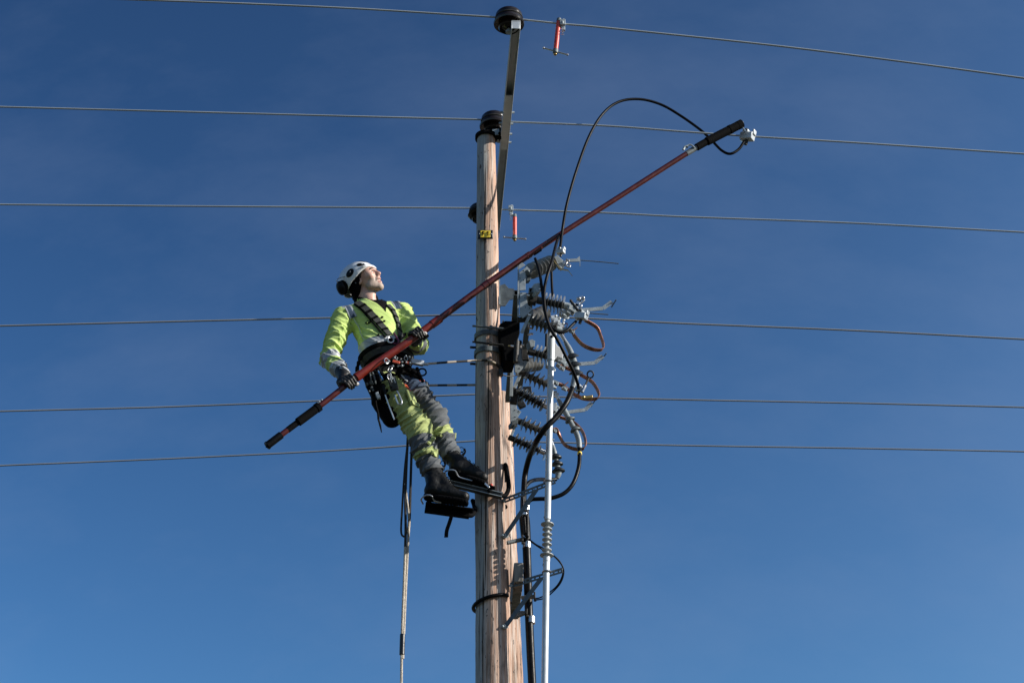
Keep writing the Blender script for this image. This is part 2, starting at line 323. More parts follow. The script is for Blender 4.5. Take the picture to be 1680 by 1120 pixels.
# ------------------------------------------------------------------ number sign
cs, rs = pc(396.5); cs = cs+A(-.01, -rs-.012, 0)
sg = thing('number_sign', 'small yellow and black plate reading F1, screwed to the tall pole', 'sign', cs)
m = MB(); m.box(cs, (.102,.006,.072)); m.box(cs+A(-.041,-.006,0), (.014,.006,.058)); m.box(cs+A(.041,-.006,0), (.014,.006,.058)); m.build('backing_plate', 'tape', sg, bevel=.002)
m = MB(); m.box(cs+A(0,-.007,0), (.068,.006,.056)); m.build('face_plate', 'yel', sg, bevel=.002)
m = MB(); [m.ball(cs+A(s*.041,-.011,0), (.004,.003,.004)) for s in (-1,1)]; each(m, 'screw', 'chrome', sg)
m = MB(); y = -.0135; h = .034; wd = .005
def lt(x, z, w_, h_): m.box(cs+A(x, y, z), (w_, .003, h_))
lt(-.0205,0,.0070,.034); lt(-.0115,.0138,.011,.0065); lt(-.0130,.0005,.008,.006); lt(.0170,0,.0070,.034); lt(.0110,.0105,.005,.0065)
m.build('lettering', 'mblk', sg, smooth=False)

# ------------------------------------------------------------------ top crossarm, square channel pointing at the viewer
ZA = 10.80
def armx(yo): return -.050-.062*yo
ca = thing('crossarm', 'grey steel channel crossarm bolted to the top of the tall pole', 'crossarm', (armx(0), DIST, ZA))
a0 = A(armx(-1.22), DIST-1.22, ZA); a1 = A(armx(1.25), DIST+1.25, ZA); dd = nrm(a1-a0); sx = nrm(np.cross(dd, Z_))
m = MB(); m.bar(a0+Z_*.035, a1+Z_*.035, .058, .006, sx); m.bar(a0+sx*.027, a1+sx*.027, .006, .064, sx); m.bar(a0-sx*.027, a1-sx*.027, .006, .064, sx)
m.box(a0+dd*.003, (.006,.047,.06), (dd, sx, np.cross(dd, sx)))
m.build('channel', 'alu', ca, bevel=.002)
m = MB(); m.bar(a0+dd*.72-Z_*.028, a0+dd*1.35-Z_*.028, .046, .006, sx); m.build('web_plate', 'alu', ca)
m = MB()
for q in (.95, 1.08, 1.2, 1.3): m.cyl(a0+dd*q-sx*.05, a0+dd*q+sx*.05, .009, seg=6)
c, r = pc(235); m.box(A((armx(0)+c[0]+r)/2-.03, DIST, ZA+.0), (.05,.09,.05)); each(m, 'bolt', 'galv', ca)

def pin_insulator(x, yo, zw, label, s=1.0):         # zw: height of the wire groove
    b = A(x, DIST+yo, zw); R = .103*s
    t = thing('line_insulator', label, 'insulator', b-A(0,0,.15), 'brown insulators carrying the upper wires')
    m = MB(); prof = [(-.085,.030),(-.07,.055),(-.085,.064),(-.075,.070),(-.05,.066),(-.052,R*.97),(-.040,R),(-.026,R*.9),(-.018,.092),(-.004,.088),(.006,.088),(.018,.090),(.030,.088),(.044,.078),(.054,.05),(.057,.004)]
    m.lathe(b, b+Z_, [(h*s, q if q == R else q*s) for h, q in prof], 32); m.build('porcelain_bell', 'porcb', t)
    m = MB(); m.lathe(b, b+Z_, [(-.118,.022),(-.105,.022),(-.104,.012),(-.06,.012)], 12); m.build('pin', 'galv', t)
    m = MB(); ring(b+A(0,0,0), .088*s, Z_, .006, 30, 6, m); m.build('wire_tie', 'rust', t)
WZ = [U(838,31,-1.15)[2], U(812,198,0)[2], U(785,342,1.15)[2]]
pin_insulator(-.020, -1.15, WZ[0], 'round brown insulator on the near end of the crossarm, highest in the picture')
pin_insulator(-.128, 0, WZ[1]-.01, 'round brown insulator beside the top end of the tall pole')
pin_insulator(-.240, 1.15, WZ[2]-.03, 'brown insulator mostly hidden behind the left edge of the tall pole', .9)

# ------------------------------------------------------------------ overhead wires
def line_wire(pts, yo, r, mat, label, strand=True):
    P = UP(pts, yo); Lft = P[0]+(P[0]-P[1])/np.linalg.norm(P[0]-P[1])*22; Rgt = P[-1]+(P[-1]-P[-2])/np.linalg.norm(P[-1]-P[-2])*22
    Q = spl(P, 160); Q = np.vstack([np.linspace(Lft, P[0], 30)[:-1], Q, np.linspace(P[-1], Rgt, 30)[1:]])
    d = np.concatenate([[0], np.cumsum(np.linalg.norm(np.diff(Q, axis=0), axis=1))]); m = MB()
    if strand:
        n = int(d[-1]/.1); tt = np.linspace(0, d[-1], n); Q = np.stack([np.interp(tt, d, Q[:, k]) for k in range(3)], 1)
        a = np.linspace(0, 2*math.pi, 18, endpoint=False); rr = r*np.ones(18); m.sweep(Q, np.stack([rr*np.cos(a), rr*np.sin(a)], 1))
    else: m.tube(Q, r, 8)
    return tag(m.build('overhead_wire', mat), label, 'wire', 'overhead wires' if not strand else 'stranded upper wires')
line_wire([(180,-1.5),(380,5.5),(575,14),(740,24),(812,28.5),(838,31),(862,33),(928,40),(1000,46.5),(1270,75),(1500,104),(1680,128.5)], -1.15, .0064, 'wire', 'highest stranded wire, crossing the top of the picture over the nearest insulator')
line_wire([(0,175.5),(280,183),(560,190.5),(792,196.5),(812,198),(836,200),(1000,207),(1120,216),(1240,224.5),(1400,234),(1680,252.5)], 0, .0064, 'wire', 'second wire from the top, with the white clamp at the tip of the red stick')
line_wire([(0,335.5),(280,338),(560,340),(776,341.5),(817,343.5),(1000,349.5),(1120,355.5),(1400,366),(1680,381)], 1.15, .0064, 'wire', 'third wire from the top, passing close behind the pole above the F1 sign')
line_wire([(0,534.5),(280,527.5),(560,521),(795,515.5),(820,516),(1000,524),(1120,530.5),(1400,542),(1680,556.5)], 1.05, .0068, 'wire2', 'smooth grey wire level with the worker\'s chest, fourth from the top', False)
line_wire([(0,674.5),(280,667),(560,656),(790,646.5),(840,649),(1120,655.5),(1400,661),(1680,668)], 2.1, .0065, 'wire2', 'smooth grey wire at the height of the worker\'s thigh, fifth from the top', False)
line_wire([(0,763.5),(280,752),(560,738),(790,722.5),(840,724),(1120,730.5),(1400,735),(1680,740.5)], 2.95, .0065, 'wire2', 'lowest smooth grey wire, passing behind the worker\'s boots', False)
# lower crossarm on the pole behind
zc = 9.78; q = thing('crossarm', 'steel crossarm on the pole behind, holding the three smooth wires', 'crossarm', (P2x(9.6), DIST+1.9, zc))
m = MB(); m.box((-.165, DIST+2.0, zc), (.06, 2.3, .06)); m.build('channel', 'galvd', q, bevel=.003)
for (px, py, yo) in ((797,515.5,1.05),(800,647,2.1),(802,723,2.95)):
    p = U(px, py, yo); m = MB(); m.lathe(p-Z_*.12, p, [(0,.012),(.04,.012),(.045,.045),(.06,.03),(.08,.045),(.10,.028),(.118,.03),(.125,.012)], 16); m.build('insulator', 'sild', q)

# ------------------------------------------------------------------ grounding clamps hanging from the wires
def t_clamp(top, yo, barx0, bary0, barx1, bary1, bot, wirept, label):
    t = thing('screw_clamp', label, 'clamp', U(*bot, yo), 'red screw clamps hanging on the wires')
    a = U(*top, yo); b = U(*bot, yo); d = nrm(b-a); L = np.linalg.norm(b-a)
    m = MB(); m.lathe(a, b, [(.016,.0135),(.017,.0155),(L-.014,.0155),(L-.013,.0135)], 16); m.build('red_sleeve', 'redp', t)
    m = MB(); m.lathe(a, b, [(-.012,.006),(-.010,.014),(.014,.0165),(.018,.01)], 12); m.lathe(a, b, [(L-.014,.012),(L-.012,.018),(L+.016,.018),(L+.022,.012)], 12); each(m, 'collar', 'galvd', t)
    m = MB(); m.ball(b+d*.028, (.012,.012,.008)); m.build('brass_tip', 'brass', t)
    m = MB(); p0 = U(barx0, bary0, yo); p1 = U(barx1, bary1, yo); m.cyl(p0, p1, .0058, seg=8); m.ball(p0, .009, seg=8, rings=6); m.ball(p1, .009, seg=8, rings=6); m.build('tee_handle', 'chrome', t)
    wp = U(*wirept, yo); x = nrm(wp-a); m = MB()
    ring(wp, .020, X_, .007, 24, 8, m, arc=(R_(-60), R_(210))); m.box(wp+A(.0,-.012,.004), (.036,.02,.045)); m.box(wp+A(.005,.006,-.035), (.022,.022,.03)); m.bar(wp+A(-.01,0,-.03), a+A(0,0,-.005), .016, .014)
    m.ball(wp+A(.006,-.008,.024), (.012,.012,.014)); m.build('jaw', 'galv', t, bevel=.002)
    m = MB()
    for k in range(5): ring(wp+A(.0,-.01,-.045-.012*k), .0065, (X_ if k%2 else Y_), .0022, 12, 5, m)
    m.build('chain', 'chrome', t)
t_clamp((917,33), -1.15, 892, 79, 931, 90, (911.5,84), (923,40), 'red screw clamp with T handle hanging from the highest wire')
t_clamp((844.5,354), 1.15, 827, 389, 862, 392, (844.5,389), (838,344), 'red screw clamp with T handle hanging from the third wire beside the pole')
# ------------------------------------------------------------------ long red operating stick
def styo(px): return -.36+(px-684)*.000527
SP = [(438,731),(480,699),(523,667),(590,615),(650,574),(705,535),(800,465),(900,397),(1000,333),(1130,250),(1170,227),(1217,203)]
SQ = spl([U(x, y, styo(x)) for x, y in SP], 200); SPX = 840+FPX*((SQ-A(0,0,CAMZ))@cR)/((SQ-A(0,0,CAMZ))@cF)
def spt(px):
    return np.array([np.interp(px, SPX, SQ[:, k]) for k in range(3)])
def sseg(a, b, n=24): return np.array([spt(x) for x in np.linspace(a, b, n)])
st = thing('hot_stick', 'long red fibreglass stick held across the body by the worker, black sleeves at both ends', 'work stick', spt(600))
def stube(name, mat, segs, **k):
    m = MB()
    for (a, b, r) in segs: m.tube(sseg(a, b), r, 18)
    return m.build(name, mat, st, **k)
stube('lower_tube', 'red_shaded', [(440,588,.0185)]); stube('middle_tube', 'red', [(586,716,.0255)]); stube('upper_tube', 'red_shaded', [(714,870,.0215)]); stube('tip_tube', 'red_shaded', [(868,1150,.0180)])  # upper and tip tubes in darker red, their weaker light painted in
stube('collar', 'red', [(584,592,.0295)]); stube('collar', 'red', [(708,722,.0285)]); stube('collar', 'red_shaded', [(792,799,.0245)]); stube('collar', 'red_shaded', [(800,803,.0245)]); stube('collar', 'red_shaded', [(864,869,.0225)])
stube('end_grip', 'black', [(437,461,.0245),(437,440,.027)]); stube('lower_sleeve', 'mblk', [(489,520,.028),(472,489,.020),(519,524,.031)])
m = MB(); a = spt(518)
for px in (524, 527, 531): m.ball(spt(px)+A(-.012,0,.018), (.010,.010,.009))
each(m, 'lock_button', 'galv', st)
stube('tip_sleeve', 'mblk', [(1143,1162,.026),(1160,1216,.031),(1196,1200,.033),(1210,1217,.032)])
m = MB(); m.bar(spt(876)+A(0,0,-.022), spt(888)+A(0,0,-.022), .016, .008); m.build('warning_strip', 'mblk', st)
m = MB(); m.box(spt(866)+A(0,-.012,-.018), (.012,.012,.008)); m.box(spt(889)+A(0,-.012,-.018), (.012,.012,.008)); each(m, 'marker_tab', 'orange', st)
m = MB(); yo = styo(1135); m.tube(spl(UP([(1140,243),(1134,238),(1128,239),(1122,245)], yo-.02), 16), .006, 8); m.tube(spl(UP([(1121,246),(1124,241),(1129,241)], yo-.02), 8), .009, 6); m.build('release_lever', 'galv', st)
stube('lock_joint', 'galvd', [(1126,1142,.0195)])
m = MB(); yo = styo(1215); m.tube(spl(UP([(1210,204),(1214,199),(1219,200),(1219,206),(1217,204)], yo), 20), .005, 8); m.tube(spl(UP([(1214,203),(1219,210),(1224,216)], yo), 10), .006, 8); m.build('hook', 'chrome', st)

# ------------------------------------------------------------------ white line clamps
def white_clamp(cx, cy, yo, s, label, tilt=.3):
    c = U(cx, cy, yo); t = thing('line_clamp', label, 'clamp', c, 'grounding cable clamps')
    ax = np.array([nrm(A(.85,-.45,-tilt)), nrm(A(.5,.85,.05)), nrm(A(.2,-.0,1))]); ax[1] = nrm(ax[1]-ax[0]*(ax[1]@ax[0])); ax[2] = np.cross(ax[0], ax[1])
    m = MB(); m.box(c, (.075*s,.05*s,.042*s), ax); m.box(c+ax[2]*.03*s-ax[0]*.012*s, (.035*s,.04*s,.022*s), ax); m.box(c+ax[2]*.025*s+ax[0]*.038*s, (.012*s,.036*s,.03*s), ax); m.build('jaw_body', 'alu', t, bevel=.004*s)
    m = MB(); m.cyl(c-ax[2]*.02*s, c-ax[2]*.05*s, .011*s, seg=6); m.ball(c+ax[2]*.03*s-ax[1]*.03*s, .008*s); m.build('bolt', 'rust', t)
    m = MB(); m.cyl(c-ax[0]*.03*s-ax[2]*.028*s, c-ax[0]*.02*s-ax[2]*.002, .012*s, seg=10); m.build('cable_lug', 'chrome', t)
    return c
white_clamp(1226, 224.5, -.02, 1.25, 'pale metal clamp hooked on the second wire at the tip of the red stick')
white_clamp(920, 413, -.32, .72, 'small pale clamp under the end of the arching black cable, above the topmost insulator', .05)
white_clamp(954, 519, -.50, 1.0, 'metal clamp gripping the copper loop end below the first contact arm')
white_clamp(951, 638, -.36, .72, 'metal clamp with eye screw gripping the middle copper loop')
c = U(951,638,-.40); q = thing('eye_screw', 'steel eye screw standing out of the clamp on the middle copper loop', 'eye screw', c)
m = MB(); m.tube(UP([(957,640),(962,628),(966,620)], -.42), .0065, 8); ring(U(968.5,614,-.42), .020, A(.15,.9,.45), .005, 20, 8, m, ry=.022); m.build('eye', 'rust', q)
m = MB(); m.cyl(U(955,643,-.42), U(960,632,-.42), .011); m.build('nut', 'chrome', q)
c = U(938,497,-.5); m = MB(); m.cyl(U(936,493,-.52), U(948,509,-.52), .009, seg=10); m.box(U(936.5,493.5,-.52), (.016,.012,.016)); tag(m.build('clamp_screw', 'rust', bevel=.001), 'dark steel screw spindle standing out of the clamp below the first contact arm', 'screw')

# ------------------------------------------------------------------ black grounding leads
def cable(pts, yo, r, label, mat='cable', name='ground_cable', cat='cable', group='black grounding leads', n=90):
    P = spl(UP(pts, yo), n); m = MB(); m.tube(P, r, 12); return tag(m.build(name, mat), label, cat, group)
cable([(1221,232,-.04),(1212,245,-.04),(1198,252.5,-.05),(1184,247,-.03),(1168,231,.0),(1150,214,.05),(1118,191,.07),(1085,172,.05),(1050,163,.0),(1016,167,-.05),(989,187,-.1),(966,225,-.17),(945,282,-.25),(930,335,-.28),(923,375,-.27),(919,407,-.32)], None, .0098,
      'black cable arching high through the sky from the wire clamp down to the switch', n=160)
cable([(918,385,-.26),(912,402,-.36),(905,430,-.52),(897,455,-.55),(892.5,480,-.58),(894,508,-.6),(902,537,-.6),(916,560,-.58),(930,588,-.52),(941,610,-.46),(948,630,-.40),(949,638,-.38)], None, .0105, 'black cable crossing before the insulators down to the clamp on the middle copper loop', n=100)
cable([(878,424,-.50),(885,446,-.53),(890,480,-.56),(894,512,-.57),(903,534,-.56),(915,544.5,-.56),(927,544,-.55),(937,535,-.53),(945,527,-.5)], None, .0098, 'black cable hanging from behind the red stick and curling up to the upper clamp', n=80)
cable([(904.5,438,-.1),(905.5,470,-.12),(907,490,-.15)], None, .009, 'short straight black cable behind the topmost insulator', n=12)
cable([(896.5,548,.1),(896,570,.1),(895,584,.12)], None, .009, 'short straight black cable above the second row of insulators', n=12)

# ------------------------------------------------------------------ switch steelwork
fr = thing('switch_mounting', 'galvanised steel switch frame clamped to the right side of the tall pole', 'steel frame', U(845,560,.1))
def plate(pts, yo, th, name='mounting_plate', mat='galv', holes=(), nd=A(.55,-1,.35)):
    m = MB(); P = np.array([U(x, y, yo) for x, y in pts]); m.prism(P, th, nd); m.build(name, mat, fr, bevel=.0015, smooth=False)
    if holes:
        m = MB(); n = nrm(nd)
        for (x, y) in holes: p = U(x, y, yo)+n*(th/2+.0005); m.lathe(p-n*.002, p+n, [(0,.004),(.0025,.004)], 8)
        each(m, 'bolt_hole', 'mblk', fr)
def hollow(a, b, s, name, mat):                       # square hollow tube
    a = np.asarray(a); b = np.asarray(b); d = nrm(b-a); x = nrm(np.cross(d, Z_)); y = np.cross(x, d); m = MB(); h = s/2-.002
    m.bar(a+y*h, b+y*h, s, .004, x); m.bar(a-y*h, b-y*h, s, .004, x); m.bar(a+x*h, b+x*h, .004, s-.0085, x); m.bar(a-x*h, b-x*h, .004, s-.0085, x); m.build(name, mat, fr, smooth=False)
hollow(U(848,480,-.40), U(833.5,656,.92), .040, 'long_tube', 'galvd'); hollow(U(872,476,-.52), U(851,650,.95), .034, 'long_tube', 'galvd')
plate([(852,447),(864,437.5),(870.5,444),(862,448.5),(862,476),(852,477)], -.47, .006, holes=((859,444.5),(865,443.5),(859,460),(853,457)))
plate([(851,442),(851,435),(856,431),(861.5,435)], -.50, .006)
plate([(862.5,449),(869.5,446),(869,462),(862.5,463.5)], -.42, .03, 'stiffener', 'galvd')
plate([(853,480),(862.5,480),(865.5,500),(874,507),(866,515),(858,522),(852.5,518)], -.46, .006, holes=((861,489),(862,504.5),(869,506),(856,481.5)))
plate([(873,470),(881,468),(885.5,471),(885.5,481),(879,484),(876,481)], -.52, .05, 'tube_cap', 'galv')
plate([(844,573),(854,572.5),(856,591),(863,595),(856,606),(849,613),(844,610)], .08, .006, holes=((851,578),(851.5,594.5),(858.5,596.5),(852,604.5)))
plate([(865,562),(870,560),(875.5,563),(874.5,572),(868,573)], .05, .045, 'tube_cap', 'galv')
plate([(836.5,652),(846,651.5),(848,671),(855,675.5),(847,688),(843,693),(837,692.5)], .66, .006, holes=((843,657),(844.5,673),(851,675),(845,684)))
plate([(836.5,694),(847,691),(847,699),(837,701)], .66, .05, 'stiffener', 'galvd')
for (a, b, yo, w_) in (((850.5,436),(850,520),-.44,.010),((848.5,516),(847.5,566),-.05,.022),((840,602),(838.5,650),.4,.022),((873,509),(855.5,546),-.44,.020),((863,592),(844,636),.1,.022),((848,691),(838,717),.66,.016),((874,470),(872,485),-.46,.012)):
    m = MB(); m.bar(U(*a, yo), U(*b, yo), w_, .006, X_); m.build('side_rail', 'galv', fr, bevel=.001, smooth=False)
for (a, b, yo) in (((866,483),(864,503),-.35),((880,486),(872,498),-.42),((867,520),(857,512),-.38),((859,575),(862,592),.2),((858,641),(872,640),.7),((850,655),(858,668),.75),((846,640),(842,662),.45)):
    m = MB(); m.bar(U(*a, yo), U(*b, yo), .05, .035, X_); m.build('bearing_block', 'rust', fr, bevel=.004)
for (a, b, yo) in (((884,494),(896,497),-.48),((849,525),(866,524),-.42),((868,578),(878,580),.06),((846,612),(862,611),.1),((848,560),(846,594),-.15),((852,560),(853,598),.15)):
    m = MB(); m.cyl(U(*a, yo), U(*b, yo), .018, seg=12); m.build('pivot', 'rust', fr)
m = MB()
for (x, y, yo) in ((868,516,-.5),(870,538,-.3),(868,548,-.2),(857,565,-.1),(848,614,.05),(861,619,.1),(849,640,.3),(866,484,-.52),(886,474,-.54),(840,567,-.16),(872,547,-.25),(846,698,.62)): m.cyl(U(x-2, y, yo), U(x+3, y+1, yo), .007, seg=6)
each(m, 'bolt', 'chrome', fr)
# clamp box on the pole with hoops and studs
c5, r5 = pc(548); m = MB(); P = [(817,541),(826,536),(850,537),(850,556),(845,571),(843,602),(825,602),(822,580),(817,578)]
m.prism(np.array([U(x, y, -.02) for x, y in P]), .16, A(.15,-1,0)); m.build('pole_clamp', 'mblk', fr, bevel=.006, smooth=False)
m = MB(); m.box(U(838,567.5,-.115), (.035,.01,.008)); m.build('brass_washer', 'brass', fr)
m = MB(); m.prism(np.array([U(x, y, -.07) for x, y in ((821,468),(828,466),(834,473),(843,474),(843,491),(836,492),(829,502),(820,502))]), .008, A(.35,-1,0)); m.build('pole_bracket', 'galvd', fr, bevel=.001, smooth=False)
m = MB(); m.bar(U(819,460,-.07), U(820,502,-.07), .05, .010, Y_); m.build('pole_flange', 'galv', fr, smooth=False)
m = MB(); m.prism(np.array([U(x, y, -.08) for x, y in ((824,527),(826,524),(828,537),(850,538),(850,545),(824,545))]), .006, A(.2,-1,0)); m.build('clamp_plate', 'galvd', fr, smooth=False)
for py, lab in ((555,'upper of the two wide steel hoops at the level of the switch clamp'),(582,'lower of the two wide steel hoops, under the long studs')): hoop(py, .006, .035, 'galvd', lab)
for (a, b, yo, lab) in (((775,534.5),(826,539),-.125,'long threaded rod across the front of the pole, above the upper wide hoop'),((775,560.5),(826,566),-.125,'dark threaded rod across the front of the pole, between the two wide hoops')):
    m = MB(); m.cyl(U(*a, yo), U(*b, yo), .0075, seg=8); m.cyl(U(803,537 if a[1] < 550 else 563, yo), U(808,537.5 if a[1] < 550 else 563.5, yo), .017, seg=6); tag(m.build('threaded_rod', 'galvd' if a[1] < 550 else 'rust'), lab, 'rod')
for (y, lab) in ((569.5,'upper dark stud end poking out left of the pole'),(596.5,'lower dark stud end poking out left of the pole')):
    m = MB(); m.cyl(U(772,y,-.02), U(826,y+3,.03+.1), .009, seg=6); tag(m.build('threaded_rod', 'rust'), lab, 'rod')

# ------------------------------------------------------------------ insulators
def shed_ins(a, b, r, n, label, mat='porc', rc=None, group='ribbed switch insulators', alt=None, caps=('galv','galv'), th=.006, cup=.012, discs=0):
    a = np.asarray(a); b = np.asarray(b); L = float(np.linalg.norm(b-a)); rc = rc or r*.34; d = nrm(b-a); c0 = .028; span = L-2*c0
    t = thing('ribbed_insulator', label, 'insulator', a, group); m = MB(); pr = [(c0, rc)]
    for i in range(n):
        R = r if (alt is None or i % 2 == 0) else alt; h = c0+span*(i+.55)/n; 
        if mat == 'porc': cu = span/n*.70; pr += [(h-cu, rc), (h-cu*.62, rc*1.35), (h-cu*.22, R*.78), (h-.001, R), (h+.003, R*.99), (h+.002, R*.6), (h+.001, rc)]
        else: pr += [(h-cup*.55, rc), (h-th*.35-.001, R*.985), (h+.0, R), (h+th*.35, R*.985), (h+cup, rc*1.12)]
    pr += [(L-c0, rc)]
    mi = [k for i in range(len(pr)-1) for k in [1 if max(pr[i][1], pr[i+1][1]) < rc*1.2 else 0]*32]+[1, 1]  # core faces dark brown: shade between the sheds put into the colour
    m.lathe(a, b, pr, 32, mi); m.build('sheds', (mat, 'porcb'), t)
    m = MB(); m.lathe(a, b, [(-.012,rc*.7),(-.010,rc*1.15),(c0+.001,rc*1.15),(c0+.004,rc*.9)], 20); m.build('base_cap', caps[0], t)
    m = MB(); m.lathe(a, b, [(L-c0-.004,rc*.9),(L-c0-.001,rc*1.15),(L+.008,rc*1.15),(L+.01,rc*.6),(L+.03,rc*.5)], 20); m.build('end_cap', caps[1], t)
    if discs:
        for k in range(discs): m = MB(); m.lathe(a+d*(L+.012+.02*k), b+d*2, [(0,r*1.05),(.003,r*1.05)], 28); m.build('end_disc', 'chrome', t)
    return t
shed_ins(U(866,447,-.47), U(908,430,-.22), .054, 6, 'topmost grey ribbed insulator, just under the red stick', cup=.008, caps=('galvd','galv'), rc=.015)
shed_ins(U(884,493,-.46), U(933,503,-.46), .062, 6, 'ribbed insulator with bright rims, level with the first contact arm', caps=('rust','galv'), cup=.016)
shed_ins(U(860,522,-.40), U(920,542,-.34), .054, 7, 'long seven ribbed insulator below the first contact arm', cup=.014)
shed_ins(U(868,524,.12), U(896,512,.36), .055, 4, 'grey insulator mostly hidden behind the long seven ribbed one', cup=.016)
shed_ins(U(869,577,.10), U(920,590,.10), .060, 6, 'bright rimmed insulator behind the top of the aluminium rod', caps=('rust','galv'), cup=.016)
shed_ins(U(852,601,.62), U(886,596,.92), .052, 5, 'dull grey insulator in the gap behind the frame strut, above the middle row', cup=.016)
shed_ins(U(856,612,.16), U(906,634,.20), .054, 5, 'pale five ribbed insulator left of the aluminium rod, middle row', caps=('rust','galv'), cup=.015)
shed_ins(U(842,639,.45), U(899,668,.45), .050, 9, 'upper dark thin ribbed surge arrester beside the second pole top', 'sild', alt=.038, caps=('rust','chrome'), th=.003, cup=.006, group='dark surge arresters', discs=2)
shed_ins(U(849,690,.68), U(899,711,.72), .056, 5, 'lowest pale five ribbed insulator', caps=('rust','galv'), cup=.015)
shed_ins(U(837,718,.55), U(893,742,.55), .049, 8, 'lowest dark thin ribbed surge arrester, crossed by the thick black cable', 'sild', alt=.036, caps=('rust','chrome'), th=.003, cup=.006, group='dark surge arresters', discs=2)
m = MB(); m.tube(spl(UP([(893,742),(900,744),(908,746)], .55), 8), .005, 6); tag(m.build('earth_lead', 'copper'), 'short copper lead at the end of the lowest dark arrester', 'wire')

# ------------------------------------------------------------------ contact arms with end plates
def strip(pts, yo, wd, th, mb, wdir=None, n=0):
    P = UP(pts, yo)
    if n: P = spl(P, n)
    sec = [(-wd/2,-th/2),(wd/2,-th/2),(wd/2,th/2),(-wd/2,th/2)]; mb.sweep(P, sec, up=np.asarray(wdir if wdir is not None else Z_, float)); return mb
def arm(pts, cap, yo, label, blk):
    t = thing('switch_contact', label, 'switch arm', U(*pts[0], yo), 'steel contact arms')
    m = MB()
    for a, b in zip(pts[:-1], pts[1:]): m.bar(U(*a, yo), U(*b, yo), .028, .004, A(0,.1,1))
    m.build('blade', 'galv', t, smooth=False)
    m = MB(); m.bar(U(*cap[0], yo-.01), U(*cap[1], yo+.02), .020, .004, A(.4,-.8,0)); m.build('end_plate', 'galvd', t, smooth=False)
    m = MB(); x, y = blk
    for (dx, dy, s) in ((0,0,(.05,.05,.035)),(-5,4,(.03,.04,.03)),(5,-4,(.03,.03,.02)),(-3,-5,(.025,.02,.04))): m.box(U(x+dx, y+dy, yo+.01), s, (nrm(A(.8,.2,-.5)), nrm(A(.2,-1,0)), nrm(A(.5,0,.8))))
    for (dx, dy) in ((2,-8),(7,-2),(-7,-2)): m.cyl(U(x+dx, y+dy, yo-.04), U(x+dx+3, y+dy-3, yo-.04), .008, seg=6)
    m.build('hinge', 'galv', t, bevel=.003)
    return t
t = arm([(922,512),(958,508.5),(989,506),(1004,495)], ((1011,491.5),(1003,504)), -.46, 'longest bent steel arm with angled end plate, beside the upper clamp', (938,509))
m = MB(); m.tube(UP([(960,513),(998,516)], -.47), .0035, 6); m.build('thin_rod', 'galvd', t)
m = MB()
for (a, b, w_) in (((944,505),(951,492),.03),((946,492),(957,489),.03),((951,497),(958,491),.022),((942,500),(955,503),.02)): m.bar(U(*a, -.47), U(*b, -.47), w_, .016, X_)
m.ball(U(957,489,-.48), .012); m.ball(U(950,490,-.48), .013); m.build('locking_head', 'chrome', t, bevel=.003)
t = arm([(926,598),(947,597.5),(976,595),(989,583.5)], ((995,579),(987,590)), .08, 'middle bent steel arm pointing right from behind the dark cable skirts', (922,594))
t = arm([(908,679),(930,676),(960,672),(971,660)], ((976.5,656.5),(969,667)), .66, 'lowest bent steel arm, right above the lowest copper loop', (908,672))
t = thing('switch_contact', 'short topmost steel arm with a thin rod pointing right into the sky', 'switch arm', U(915,436,-.3), 'steel contact arms')
m = MB(); m.prism(np.array([U(x, y, -.26) for x, y in ((906,424),(914,421),(923,429),(926,437),(921,443),(913,436))]), .03, A(.2,-1,.1)); m.bar(U(905,423,-.26), U(919,441,-.28), .025, .012, Z_); m.build('hinge', 'galv', t, bevel=.003)
m = MB(); m.prism(np.array([U(x, y, -.27) for x, y in ((931,425.5),(946,424.5),(951,420.5),(952,429),(934,429.5))]), .006, A(.2,-1,0)); m.box(U(951.5,432,-.27), (.004,.004,.05)); m.build('blade', 'galv', t, smooth=False)
m = MB(); ring(U(932,435,-.27), .016, A(.3,-1,.3), .006, 20, 8, m); m.box(U(927,432,-.26), (.03,.03,.025)); m.cyl(U(929,425,-.29), U(934,429,-.29), .009, seg=8); m.build('clevis', 'chrome', t, bevel=.002)
m = MB(); m.tube(UP([(952,427),(985,429.5),(1015,432.5)], -.27), .0032, 6); m.build('thin_rod', 'galvd', t)
m = MB(); strip([(906,424),(919,441.5),(932,443.5),(938,451.5)], -.29, .034, .004, m, A(.2,1,.5)); tag(m.build('contact_strip', 'brass', smooth=False), 'bent brassy strip pointing right below the topmost steel arm', 'metal strip')
# small lower clevises
for (x, y, yo, lab) in ((926,518,.3,'small steel clevis behind the upper clamp, at the end of the hidden insulator'),(904,604,.8,'small steel clevis left of the aluminium rod in the middle row')):
    t = thing('clevis', lab, 'metal fitting', U(x, y, yo)); m = MB(); m.box(U(x-3,y-3,yo), (.05,.04,.035), (nrm(A(1,.3,-.5)), nrm(A(-.3,1,0)), Z_)); ring(U(x+3,y+2,yo), .016, A(.3,-1,.3), .006, 16, 6, m); m.bar(U(x-8,y-9,yo), U(x-1,y+3,yo), .02, .01, Z_); m.build('fitting', 'galv', t, bevel=.002)

